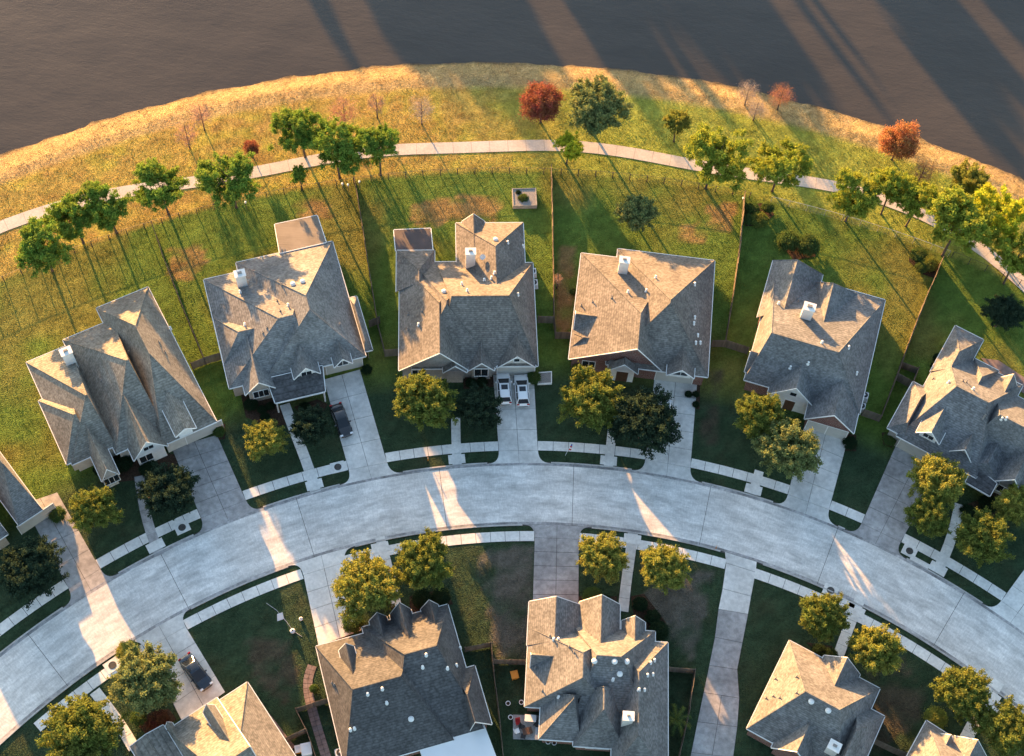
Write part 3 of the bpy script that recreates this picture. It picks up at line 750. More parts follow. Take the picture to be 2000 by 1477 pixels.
    def shed(s, cs, zs, m, name='patio_roof', th=.14, posts=(), edge=True):
        """plain sloping roof; corners (survey points) with their heights"""
        T = []
        for p, z in zip(cs, zs): q = s.xy(p, z); T.append((q[0]-s.o[0], q[1]-s.o[1], z))
        a = sum(T[i][0]*T[(i+1) % 4][1]-T[(i+1) % 4][0]*T[i][1] for i in range(4))
        if a < 0: T = T[::-1]
        o = MB().hexa([(x, y, z-th) for x, y, z in T], T).build(name, MT[m], s.root)
        if edge:
            mb = MB(); c = sum(np.array(t_) for t_ in T)/4
            for i in range(4):
                p, q = np.array(T[i]), np.array(T[(i+1) % 4]); d = (q-p)[:2]; L = np.hypot(*d); nn = np.array([d[1], -d[0], 0])/L
                p, q = p+nn*.004, q+nn*.004
                lo_ = [p, p+nn*.1, q+nn*.1, q]
                mb.hexa([(v[0], v[1], v[2]-.2) for v in lo_], [(v[0], v[1], v[2]+.01) for v in lo_])
            mb.build('fascia', MT['white'], o)
        for k in posts:
            x, y, z = T[k]; c = sum(np.array(t_) for t_ in T)/4; x += (c[0]-x)*.05; y += (c[1]-y)*.05
            MB().box((x, y, (z-th)/2), (.16, .16, z-th)).build('post', MT['white'], s.root)
        HARD.append(np.array([(x+s.o[0], y+s.o[1]) for x, y, z in T])); return o
    def face(s, i, side):                               # origin, direction and outward normal of a wall face of wing i
        g = s.W[i]; n = g.get('ins', .4)
        if side in 'SN':
            v = g['v0']+n if side == 'S' else g['v1']-n
            return (g['u0']+n, g['u1']-n, lambda t_, z, d: s.P(t_, v-d if side == 'S' else v+d, z))
        u = g['u0']+n if side == 'W' else g['u1']-n
        return (g['v0']+n, g['v1']-n, lambda t_, z, d: s.P(u-d if side == 'W' else u+d, t_, z))
    def opening(s, i, side, frac, z0, w, h, kind='window', cols=2, fm='white'):
        a, b, X = s.face(i, side); c = a+(b-a)*frac; l, r = c-w/2, c+w/2
        def slab(mb, l_, r_, z0_, z1_, d0, d1):
            mb.hexa([X(l_, z0_, d0), X(r_, z0_, d0), X(r_, z0_, d1), X(l_, z0_, d1)], [X(l_, z1_, d0), X(r_, z1_, d0), X(r_, z1_, d1), X(l_, z1_, d1)])
        mb = MB(); t_ = .09
        if kind == 'window':
            slab(mb, l-t_, l, z0-t_, z0+h+t_, -.05, .06); slab(mb, r, r+t_, z0-t_, z0+h+t_, -.05, .06)
            slab(mb, l, r, z0+h, z0+h+t_, -.05, .06); slab(mb, l, r, z0-t_, z0, -.05, .09)
            for k in range(1, cols): x = l+(r-l)*k/cols; slab(mb, x-.03, x+.03, z0, z0+h, -.04, .045)
            f = mb.build('window', MT[fm], s.root); p = MB()
            for k in range(cols):
                p = MB(); slab(p, l+(r-l)*k/cols+.03*(k > 0), l+(r-l)*(k+1)/cols-.03*(k < cols-1), z0+.001, z0+h-.001, -.03, .02); p.build('pane', MT['glass'], f)
            return f
        if kind == 'garage':
            slab(mb, l-t_, l, z0, z0+h+t_, -.05, .06); slab(mb, r, r+t_, z0, z0+h+t_, -.05, .06); slab(mb, l, r, z0+h, z0+h+t_, -.05, .06)
            f = mb.build('garage_door', MT['white'], s.root)
            for k in range(4): p = MB(); slab(p, l+.01, r-.01, z0+h*k/4+.012, z0+h*(k+1)/4-.012, -.03, .025); p.build('door_panel', MT['garage'], f)
            return f
        slab(mb, l-t_, l, z0, z0+h+t_, -.05, .06); slab(mb, r, r+t_, z0, z0+h+t_, -.05, .06); slab(mb, l, r, z0+h, z0+h+t_, -.05, .06)
        f = mb.build('front_door', MT['white'], s.root); p = MB(); slab(p, l, r, z0, z0+h, -.03, .03); p.build('door_leaf', MT['door'], f)
        return f
    def chimney(s, p, w=1.25, d=.95, up=1.7, m='stone'):
        u, v, z = s.hit(p); v += d/2; zt = z+up
        zb = min(s.hgt(u-w/2, v-d/2), s.hgt(u+w/2, v-d/2), z)-.6
        mb = MB(); q = lambda k, z_: [s.P(u-w/2-k, v-d/2-k, z_), s.P(u+w/2+k, v-d/2-k, z_), s.P(u+w/2+k, v+d/2+k, z_), s.P(u-w/2-k, v+d/2+k, z_)]
        mb.hexa(q(0, zb), q(0, zt)); c = mb.build('chimney', MT[m], s.root)
        MB().hexa(q(.09, zt), q(.09, zt+.09)).build('chimney_cap', MT['white'], c)
        MB().hexa(q(-.38, zt+.09), q(-.38, zt+.32)).build('flue', MT['pipe'], c)
    def vents(s, dome=(), pipe=(), pale=(), dish=()):
        for p in dome:
            u, v, z = s.hit(p); x = s.P(u, v, z-.06)
            MB().lathe([(.20, 0), (.20, .2), (.34, .22), (.34, .30), (.26, .40), (.1, .46)], x, 14).build('roof_vent', MT['vent'], s.root, smooth=False)
        for p in pipe:
            u, v, z = s.hit(p); x = s.P(u, v, z-.1); mb = MB(); mb.lathe([(.07, 0), (.07, .62), (.05, .62)], x, 8); mb.lathe([(.17, 0), (.13, .2), (.08, .22)], x, 8); mb.build('vent_pipe', MT['pipe'], s.root)
        for p in pale:
            u, v, z = s.hit(p); x = s.P(u, v, z-.1); mb = MB(); mb.lathe([(.10, 0), (.10, .5), (.16, .52), (.16, .6), (.05, .66)], x, 8); mb.lathe([(.22, 0), (.2, .16), (.1, .2)], x, 8); mb.build('vent_pipe', MT['vent'], s.root)
        for p in dish:
            u, v, z = s.hit(p); x = Vector(s.P(u, v, z)); mb = MB(); mb.tube([x, x+Vector((0, 0, .6))], .03, 6)
            n = Vector((.3, -.75, .6)).normalized(); a = n.orthogonal().normalized(); b_ = n.cross(a); base = len(mb.V); k = 12; ctr = x+Vector((0, 0, .65))
            for rr, off in ((.02, 0), (.25, .03), (.40, .10)):
                for j in range(k): an = 2*math.pi*j/k; mb.V.append(tuple(ctr+(a*math.cos(an)+b_*math.sin(an))*rr+n*off))
            for q in range(2):
                for j in range(k): mb.F.append((base+q*k+j, base+q*k+(j+1) % k, base+(q+1)*k+(j+1) % k, base+(q+1)*k+j))
            mb.build('satellite_dish', MT['vent'], s.root)

# --- H2: brown-grey roof above the porch and the black sedan
h = House('steep weathered roof house with shaded front porch above the black sedan', (380, 400), 3.0775, 20.8, 'shingle_cream', 'brick_buff'); h.start((560, 700))
m_ = h.w((248, 348), (1030, 910), 'v', (645, 550), (715, 625), zr=8.6)
h.w((55, 450), (850, 952), 'u', (505, 683), (590, 662), zr=7.6)
a = h.w((113, 683), (420, 905), 'u', (265, 765), 'i', zr=5.7)
h.opening(a, 'S', .3, 1.0, 1.2, 1.3)
a = h.w((246, 900), (490, 1100), 'v', 'i', 'g', zr=5.3); h.opening(a, 'S', .5, 1.0, 1.9, 1.5, cols=3)
a = h.w((563, 920), (757, 1012), 'v', 'i', 'g', zr=5.6, ze=3.5, zb=2.75, wall='white'); h.opening(a, 'S', .5, 3.0, 1.3, 1.0)
a = h.w((812, 880), (950, 952), 'v', 'i', 'g', zr=5.2, ze=3.6, zb=2.75, wall='white'); h.opening(a, 'S', .5, 3.0, 1.4, 1.0)
h.w((930, 560), (1070, 872), 'v', (965, 600), (1020, 830), zr=4.3, ze=2.8)
h.opening(m_, 'S', .80, 0.0, 4.7, 2.2, 'garage')
h.shed([(432, 1045), (768, 968), (785, 1122), (486, 1192)], [3.35, 3.35, 2.7, 2.7], 'shingle_dark', 'porch_roof', posts=(0, 1, 2, 3))
h.shed([(482, 118), (736, 64), (790, 225), (512, 290)], [2.75, 2.75, 3.3, 3.3], 'patio_tan', posts=(0, 1, 2, 3))
h.chimney((290, 492), 1.3, 1.0, 2.3); h.vents(dome=[(592, 480), (650, 465)], pipe=[(497, 580), (515, 640), (436, 740), (412, 770), (145, 740), (525, 482), (875, 720)], pale=[(563, 608), (303, 725), (275, 530)])
H2 = h

# --- H3: two white cars
h = House('wide brown roof house with a brown flat patio cover above two white cars', (720, 400), 3.0775, 5.8, 'shingle_brown', 'brick_grey'); h.start((600, 700))
m_ = h.w((405, 352), (1018, 968), 'u', (500, 556), (842, 542), zr=8.6)
h.w((262, 345), (765, 982), 'v', (455, 578), (480, 600), zr=8.0)
a = h.w((186, 345), (600, 992), 'v', (425, 590), 'g', zr=7.3); h.opening(a, 'S', .25, .9, 1.5, 1.5); 
h.w((168, 275), (398, 520), 'v', (303, 380), 'i', zr=5.6)
h.w((524, 110), (945, 460), 'v', (762, 250), 'i', zr=6.6)
h.w((560, 100), (700, 200), 'v', 'g', 'i', zr=4.7)
a = h.w((768, 760), (1003, 975), 'v', 'i', 'g', zr=5.7, wall='cream'); h.opening(a, 'S', .5, 0, 4.8, 2.2, 'garage'); h.opening(a, 'S', .5, 3.7, .7, .7, cols=1)
a = h.w((597, 900), (757, 996), 'v', 'i', 'g', zr=4.9); h.opening(a, 'S', .5, .9, 1.7, 1.7)
a = h.w((446, 930), (592, 1008), 'v', 'i', 'g', zr=4.7); h.opening(a, 'S', .45, 0, 1.1, 2.2, 'door')
h.shed([(152, 152), (372, 142), (385, 275), (163, 275)], [2.7, 2.7, 2.9, 2.9], 'patio_dark', posts=(0, 1, 2, 3))
h.chimney((612, 378), 1.25, .95, 3.0); h.vents(dome=[(453, 525), (763, 212)], pipe=[(237, 660), (236, 750), (320, 640)], pale=[(560, 480), (592, 520), (695, 458), (738, 445), (757, 415), (300, 725), (836, 232), (928, 255), (897, 545)], dish=[(684, 330)])
H3 = h

# --- H4: red brick with orange-lit roof
h = House('red brick house with plain brown roof beside paired oaks', (1060, 430), 3.0775, -3.2, 'shingle_brown', 'brick_red'); h.start((620, 650))
m_ = h.w((452, 172), (992, 944), 'v', (752, 478), (785, 500), zr=8.8)
a = h.w((232, 198), (716, 905), 'v', (590, 560), 'g', zr=7.6); h.opening(a, 'S', .80, 1.3, 1.6, 1.4); h.opening(a, 'S', .2, .9, 1.6, 1.5)
a = h.w((398, 850), (572, 925), 'v', 'i', 'g', zr=4.9, wall='white'); h.opening(a, 'S', .5, 0, 1.5, 2.4, 'door')
a = h.w((752, 830), (910, 952), 'v', 'i', 'g', zr=5.3, ze=3.6, zb=2.75, wall='white'); h.opening(a, 'S', .5, 3.3, 1.8, .8, cols=2)
h.opening(m_, 'S', .70, 0, 4.8, 2.2, 'garage')
a = h.w((200, 545), (420, 690), 'u', 'g', 'i', zr=4.6)
h.w((184, 680), (400, 790), 'u', (245, 705), 'i', zr=4.2)
h.chimney((478, 325), 1.25, .95, 2.6); h.vents(pipe=[(300, 492), (415, 468), (232, 515)], pale=[(622, 428), (678, 348), (512, 436), (912, 390), (912, 590), (907, 625), (918, 742), (945, 742), (930, 697)])
H4 = h

# --- H5: grey speckled roof
h = House('grey roofed house with speckled shade and a bright chimney and twin brick garage gable', (1400, 430), 3.0775, -14.2, 'shingle_grey', 'brick_red'); h.start((560, 800))
m_ = h.w((350, 292), (858, 1165), 'u', (330, 680), (733, 795), zr=8.6)
h.w((338, 243), (568, 600), 'v', (486, 240), 'i', zr=6.3)
h.w((584, 372), (800, 640), 'v', (702, 380), 'i', zr=6.4)
a = h.w((330, 950), (588, 1128), 'v', 'i', 'g', zr=6.3, wall='white'); h.opening(a, 'S', .5, 0, 1.3, 2.3, 'door'); h.opening(a, 'S', .5, 3.6, .8, .8, cols=1)
a = h.w((600, 900), (824, 1282), 'v', 'i', 'g', zr=5.9); h.opening(a, 'S', .26, 0, 2.5, 2.2, 'garage'); h.opening(a, 'S', .74, 0, 2.5, 2.2, 'garage')
a = h.w((200, 790), (420, 985), 'u', 'g', 'i', zr=5.6)
h.chimney((530, 598), 1.4, 1.1, 2.2); h.vents(pale=[(630, 740), (548, 865), (440, 890), (838, 925), (790, 770), (370, 505)], pipe=[(488, 490)])
H5 = h

# --- H6: tan and grey roof at the edge of the lots
h = House('sprawling hipped roof house with a tiny white dormer above the blotchy driveway', (1680, 560), 3.356, -28.2, 'shingle_grey', 'brick_grey'); h.start((650, 800))
m_ = h.w((560, 390), (760, 1255), 'u', (640, 640), (835, 775), zr=8.3)
h.w((880, 640), (1300, 1325), 'u', (890, 895), (1180, 1010), zr=8.2)
h.w((624, 255), (595, 750), 'v', (664, 405), 'i', zr=6.5)
h.w((346, 622), (290, 985), 'v', (400, 720), (330, 900), zr=4.9)
h.w((750, 470), (805, 755), 'v', (800, 590), 'i', zr=6.3)
h.w((900, 600), (985, 760), 'v', 'g', 'i', zr=5.4)
a = h.w((750, 685), (745, 1185), 'v', 'i', 'g', zr=5.7); h.opening(a, 'S', .5, .8, 1.4, 1.4)
a = h.w((1015, 990), (1062, 1372), 'v', 'i', 'g', zr=5.6); h.opening(a, 'S', .4, .8, 1.5, 1.4)
a = h.w((400, 890), (518, 1034), 'v', 'i', 'g', zr=6.5, ze=4.8, zb=3.4, wall='white'); h.opening(a, 'S', .5, 4.2, 1.3, .8)
h.w((800, 880), (905, 1292), 'v', (860, 1010), (880, 1180), zr=4.6, ze=2.85)
h.opening(m_, 'S', .26, 0, 4.6, 2.2, 'garage')
h.shed([(752, 1172), (895, 1290), (850, 1372), (690, 1280)], [3.2, 3.2, 2.7, 2.7], 'shingle_dark', 'porch_roof', posts=(2, 3))
h.vents(pale=[(576, 632), (925, 870), (955, 868), (738, 675)], pipe=[(478, 605), (672, 620), (695, 628), (805, 865), (815, 850)])
H6 = h

# --- H1: shaded end of the row
h = House('large brown hipped roof house with tall white front gable above the dark stained driveway', (0, 480), 3.992, 33.0, 'shingle_tan', 'cream'); h.start((900, 1100))
m_ = h.w((750, 487), (1690, 1372), 'v', (1095, 605), (1125, 860), zr=8.4)
h.w((490, 735), (1300, 1450), 'u', (985, 895), (1090, 850), zr=7.9)
h.w((205, 910), (900, 1560), 'u', (770, 1125), (920, 1060), zr=7.4)
h.w((300, 1210), (760, 1600), 'u', (580, 1318), (740, 1245), zr=6.2)
a = h.w((880, 1330), (1310, 1560), 'v', 'i', 'g', zr=6.6, wall='white'); h.opening(a, 'S', .5, 3.4, 1.2, .8); h.opening(a, 'S', .3, .9, 1.6, 1.5)
a = h.w((640, 1500), (930, 1780), 'v', 'i', 'g', zr=5.4, wall='cream'); h.opening(a, 'S', .5, .9, 1.8, 1.5, cols=3)
a = h.w((1290, 1330), (1530, 1420), 'v', 'i', 'g', zr=5.9, ze=4.9, zb=3.4, wall='white')
h.opening(m_, 'S', .78, 0, 4.8, 2.2, 'garage')
h.chimney((560, 925), 1.3, 1.0, 2.4); h.vents(pipe=[(1005, 835), (790, 1050), (1240, 755), (1285, 830)], pale=[(1330, 650)])
H1 = h

# --- far house, mostly outside the photograph: same family of roofs
h = House('brown hipped roof house beyond the far shaded driveway', (0, 480), 3.992, 44.0, 'shingle', 'brick_buff'); h.start((-120, 1900))
m_ = h.w((-420, 1400), (330, 2060), 'v', (-60, 1500), (20, 1700), zr=8.2)
h.w((-700, 1650), (60, 2250), 'u', (-250, 1830), (-60, 1740), zr=7.4)
h.opening(m_, 'S', .75, 0, 4.8, 2.2, 'garage')

# --- L2: charcoal roof
h = House('broad charcoal roof house with row of little gables and a white patio cover', (560, 1000), 3.095, 20.4, 'shingle_dark', 'brick_red'); h.start((700, 1100))
h.w((455, 697), (1190, 1310), 'u', (712, 860), (905, 812), zr=8.0)
h.w((177, 812), (1010, 1380), 'u', (400, 1075), (690, 992), zr=7.7)
h.w((1005, 965), (1240, 1283), 'v', (1065, 1112), 'g', zr=5.9)
a = h.w((498, 660), (640, 770), 'v', 'g', 'i', zr=5.0)
a = h.w((622, 622), (808, 800), 'v', 'g', 'i', zr=6.1)
a = h.w((810, 588), (960, 720), 'v', 'g', 'i', zr=5.2)
a = h.w((315, 838), (446, 970), 'v', 'g', 'i', zr=6.3, ze=4.6, zb=3.4)
h.shed([(805, 1425), (1190, 1290), (1270, 1500), (860, 1600)], [3.0, 3.0, 2.8, 2.8], 'patio_white', posts=(2, 3))
h.vents(dome=[(752, 1255)], pale=[(843, 868), (822, 942), (972, 948), (490, 1105), (578, 1073), (605, 1157), (385, 1320), (410, 1312), (1048, 825), (1025, 930)], pipe=[(275, 1030), (290, 1045)])
L2 = h

# --- L3: tan and grey with many gables
h = House('roof of many gables with white round vents behind the straight stained driveway', (940, 1000), 3.095, .6, 'shingle', 'brick_red'); h.start((700, 1100))
h.w((287, 700), (830, 1215), 'v', (640, 852), (590, 1000), zr=7.6)
h.w((290, 542), (592, 900), 'v', 'g', 'i', zr=6.0)
h.w((560, 690), (1048, 1330), 'u', (700, 858), (845, 885), zr=7.9)
h.w((594, 544), (833, 900), 'v', 'g', 'i', zr=5.7)
h.w((848, 658), (990, 800), 'v', 'g', 'i', zr=4.9)
h.w((800, 768), (1128, 1600), 'v', (945, 968), (960, 1350), zr=6.9)
a = h.w((566, 1080), (866, 1436), 'v', (748, 1040), (740, 1195), zr=7.0); h.opening(a, 'S', .5, 1.0, 2.6, 1.3, cols=3)
h.w((362, 1080), (600, 1390), 'v', (560, 1110), (560, 1130), zr=6.2)
h.w((300, 850), (480, 960), 'u', 'g', 'i', zr=5.1)
h.chimney((878, 1290), 1.1, .9, 2.0); h.vents(dome=[(683, 905), (805, 908), (878, 908), (836, 983)], pipe=[(415, 750), (533, 815), (563, 850), (787, 950), (370, 1080), (325, 945)], pale=[(437, 772), (465, 772), (795, 1015), (952, 1078), (985, 1078), (1022, 915), (1045, 900), (1003, 990), (467, 1122), (1035, 985)])
L3 = h

# --- L4
h = House('tan and grey corner roof house beside the long narrow driveway', (1340, 1000), 3.0976, -25.7, 'shingle', 'brick_red'); h.start((800, 1250))
m_ = h.w((625, 778), (930, 1620), 'u', (720, 1092), (930, 1193), zr=8.0)
h.w((1040, 1150), (1000, 1700), 'v', (990, 1310), 'g', zr=6.4)
h.w((835, 868), (1000, 1100), 'v', 'g', 'i', zr=5.5)
a = h.w((560, 1330), (760, 1560), 'v', 'i', 'g', zr=6.0)
h.opening(m_, 'W', .12, 1.0, 1.4, 1.5)
h.chimney((862, 1470), 1.2, 1.0, 2.0); h.vents(dome=[(755, 1150), (858, 1205)], pipe=[(540, 1010), (668, 998), (483, 1128), (527, 1115), (565, 1125), (668, 1095), (1010, 1222), (1090, 1308), (1062, 1430)])
L4 = h

# --- L5
h = House('tan roof corner with small gable beside the sunlit walkway', (1640, 1000), 3.097, -31.0, 'shingle', 'brick_buff'); h.start((560, 1560))
h.w((525, 1262), (640, 1900), 'u', (610, 1500), (800, 1600), zr=7.8)
h.w((690, 1355), (830, 1600), 'v', 'g', 'i', zr=5.6)
h.w((580, 1340), (690, 1440), 'v', 'g', 'i', zr=5.0, walls=False)
L5 = h

# --- L1: cream roof
h = House('cream tan roof house with one small gable dormer beside the navy sedan', (0, 1000), 3.096, 40.0, 'shingle_tan', 'brick_buff'); h.start((1250, 1600))
h.w((1165, 1245), (1840, 1560), 'v', (1440, 1440), 'g', zr=7.0)
h.w((1010, 1320), (1640, 1640), 'u', (1300, 1560), 'g', zr=7.6)
h.w((1228, 1215), (1400, 1330), 'v', 'g', 'i', zr=6.4, ze=4.6, zb=3.4)
h.w((1000, 1300), (1180, 1500), 'v', 'g', 'i', zr=5.0)
h.w((785, 1420), (1300, 1800), 'v', 'g', 'i', zr=6.0)
L1 = h

# ------------------------------------------------------------------ trees
def quads_mesh(name, C, N, T_, sx, sy, material):
    """leaf faces: centres C, normals N, long axes T_, half sizes"""
    B = np.cross(N, T_); B /= np.linalg.norm(B, axis=1)[:, None]; T2 = np.cross(B, N)
    sx = np.asarray(sx)[:, None]; sy = np.asarray(sy)[:, None]
    V = np.stack([C-T2*sy, C+B*sx, C+T2*sy, C-B*sx], 1).reshape(-1, 3)
    return fast_mesh(name, V, np.arange(len(V)).reshape(-1, 4), material)
def unit(v): return v/np.maximum(np.linalg.norm(v, axis=1), 1e-9)[:, None]
def crown(kind, seed):
    r = np.random.RandomState(seed)
    if kind == 'oak':      # rounded, uneven: many small leafy sprays on an irregular shell with spikes
        nc, nl, cs, ls = 290, 150, .10, .0245
        d = unit(r.normal(size=(nc, 3))); d[:, 2] = np.where(d[:, 2] < -.35, -d[:, 2]*.6, d[:, 2])
        ln = .62+.5*vnoise(d[:, 0]*2.2+seed, d[:, 1]*2.2+d[:, 2], 1.0, seed)
        rad = ln*(r.rand(nc)**.33)*(.62+.38*r.rand(nc))
        c = d*rad[:, None]; c[:, 2] *= .82
    elif kind == 'pine':   # clustered plates of needles with gaps
        nb = 17; d = unit(r.normal(size=(nb, 3))); d[:, 2] = d[:, 2]*.8+.12
        bc = d*(.45+.42*r.rand(nb))[:, None]; k = 13; nc = nb*k
        c = np.repeat(bc, k, 0)+r.normal(size=(nc, 3))*np.array([.17, .17, .09]); nl, cs, ls = 100, .085, .030
    elif kind == 'round':  # clipped dense shrub
        nc, nl, cs, ls = 150, 50, .12, .048; d = unit(r.normal(size=(nc, 3))); d[:, 2] = np.abs(d[:, 2])*1.0-.15
        c = d*(.74+.2*r.rand(nc))[:, None]
    elif kind == 'cypress':  # feathery, dense
        nc, nl, cs, ls = 230, 80, .10, .030; d = unit(r.normal(size=(nc, 3)))
        ln = .7+.42*vnoise(d[:, 0]*2.6+seed, d[:, 1]*2.6, 1.0, seed); c = d*(ln*(r.rand(nc)**.4))[:, None]; c[:, 2] *= .95
    else:                  # sparse leaves of an almost bare tree
        nc, nl, cs, ls = 260, 14, .10, .016; d = unit(r.normal(size=(nc, 3))); c = d*(.35+.6*r.rand(nc))[:, None]
    n = nc*nl; C = np.repeat(c, nl, 0); off = r.normal(size=(n, 3))*cs; C = C+off
    if kind in ('oak', 'pine'):                       # leafy sprays that point outwards
        dirs = np.repeat(unit(c+r.normal(size=c.shape)*.35+np.array([0, 0, .2])), nl, 0)
        C = np.repeat(c, nl, 0)+dirs*(r.rand(n)**.8*(.30 if kind == 'oak' else .16)-.05)[:, None]+r.normal(size=(n, 3))*(.042 if kind == 'oak' else .05)
    out = unit(C+r.normal(size=(n, 3))*.25)
    N = unit(out*.55+r.normal(size=(n, 3))*.75+np.array([0, 0, .25])); T_ = unit(r.normal(size=(n, 3))+out*.6)
    s = ls*(.6+.9*r.rand(n))
    if kind == 'pine': return quads_mesh('crown', C, N, T_, s*.5, s*1.55, None)
    if kind == 'cypress': return quads_mesh('crown', C, N, T_, s*.55, s*1.35, None)
    return quads_mesh('crown', C, N, T_, s*.68, s*1.15, None)
CROWNS = {k: [crown(k, 11*i+len(k)) for i in range(n)] for k, n in (('oak', 6), ('pine', 6), ('round', 3), ('cypress', 3), ('sparse', 3))}
for k in CROWNS:
    for me in CROWNS[k]: me.materials.append(LEAF['oak'])
_cnt = {}
def limbs(rnd, mb, top, R, H, tr, n=7):
    """limbs from the upper trunk out into the crown"""
    for i in range(n):
        a = 2*math.pi*i/n+rnd.uniform(-.4, .4); z0 = top*(.55+.4*rnd.random()); q = R*rnd.uniform(.5, .85)
        zz = top+H*rnd.uniform(-.25, .6)
        p0 = (0, 0, z0); p1 = (q*.45*math.cos(a), q*.45*math.sin(a), z0+(zz-z0)*.6); p2 = (q*math.cos(a+.2), q*math.sin(a+.2), zz)
        mb.tube([p0, p1, p2], [tr*.45, tr*.28, tr*.08], 5, False)
def tree(kind, leaf, x, y, hc, R, Hh, label, group=None, name='tree', cat='tree', bark='bark', tr=.17):
    """crown centre seen at survey point (x, y), standing at height hc"""
    k = _cnt[kind] = _cnt.get(kind, 0)+1; rnd = random.Random(k*31+int(x)); p = G(x, y, hc)
    gz_ = float(ground_z(np.array([p[0]]), np.array([p[1]]))[0])
    o = empty(name, (p[0], p[1], gz_), label, cat, group)
    mb = MB(); tr = tr*(R/3.2)**.6; lean = (rnd.uniform(-.25, .25), rnd.uniform(-.25, .25))
    mb.tube([(-lean[0], -lean[1], -.15), (-lean[0]*.9, -lean[1]*.9, .25), (0, 0, hc*.5), (lean[0]*.3, lean[1]*.3, hc), (0, 0, hc+Hh*.6)], [tr*1.5, tr, tr*.8, tr*.55, tr*.15], 8)
    limbs(rnd, mb, hc, R, Hh, tr)
    mb.build('trunk', MT[bark], o, smooth=True)
    me = CROWNS[kind][k % len(CROWNS[kind])]
    c = link('crown', me, o, (0, 0, hc)); c.scale = (R*1.1, R*1.1*rnd.uniform(.92, 1.08), Hh*1.12); c.rotation_euler[2] = rnd.uniform(0, 6.28)
    c.material_slots[0].link = 'OBJECT'; c.material_slots[0].material = LEAF[leaf]
    return o
def bare_mesh(seed, R=1.0):
    """leafless crown: recursive thin branches, unit radius about height 0"""
    rnd = random.Random(seed); mb = MB()
    def grow(p, d, L, r, lev):
        q = p+d*L; mb.tube([p, (p+q)/2+Vector((rnd.uniform(-1, 1), rnd.uniform(-1, 1), rnd.uniform(-1, 1)))*L*.06, q], [r, r*.8, r*.6], 4 if lev < 2 else 3, False)
        if lev >= 4: return
        for i in range(4 if lev < 2 else 3):
            ax = Vector((rnd.gauss(0, 1), rnd.gauss(0, 1), rnd.gauss(0, .6)+.25)).normalized()
            grow(p+(q-p)*rnd.uniform(.45, 1), (d*.75+ax*.8).normalized(), L*rnd.uniform(.58, .78), r*.55, lev+1)
    for i in range(7):
        a = i*2.4; grow(Vector((0, 0, -.75+.12*i)), Vector((math.cos(a)*.8, math.sin(a)*.8, .55)).normalized(), .42, .022, 0)
    return mesh('branches', mb.V, mb.F, MT['bark_grey'])
BARE = [bare_mesh(s) for s in (3, 8, 21)]
def bare_tree(x, y, hc, R, Hh, label, leaf=None, sparse=1.0, bark='bark_grey', twig=None, group=None, name='bare_tree'):
    p = G(x, y, hc); gz_ = float(ground_z(np.array([p[0]]), np.array([p[1]]))[0]); rnd = random.Random(int(x))
    o = empty(name, (p[0], p[1], gz_), label, 'tree', group)
    mb = MB(); mb.tube([(0, 0, -.1), (0, 0, .3), (0, 0, hc), (0, 0, hc+Hh*.85)], [.15, .10, .075, .02], 7); mb.build('trunk', MT['bark'], o, smooth=True)
    c = link('branches', BARE[int(x) % 3], o, (0, 0, hc)); c.scale = (R, R, Hh*1.1); c.rotation_euler[2] = rnd.uniform(0, 6.28)
    c.material_slots[0].link = 'OBJECT'; c.material_slots[0].material = LEAF[twig] if twig else MT[bark]
    if leaf:
        c = link('crown', CROWNS['sparse'][int(x) % 3], o, (0, 0, hc)); c.scale = (R*sparse, R*sparse, Hh*sparse); c.material_slots[0].link = 'OBJECT'; c.material_slots[0].material = LEAF[leaf]
    return o
gB = 'trees on the lake bank'; gF = 'front yard trees'
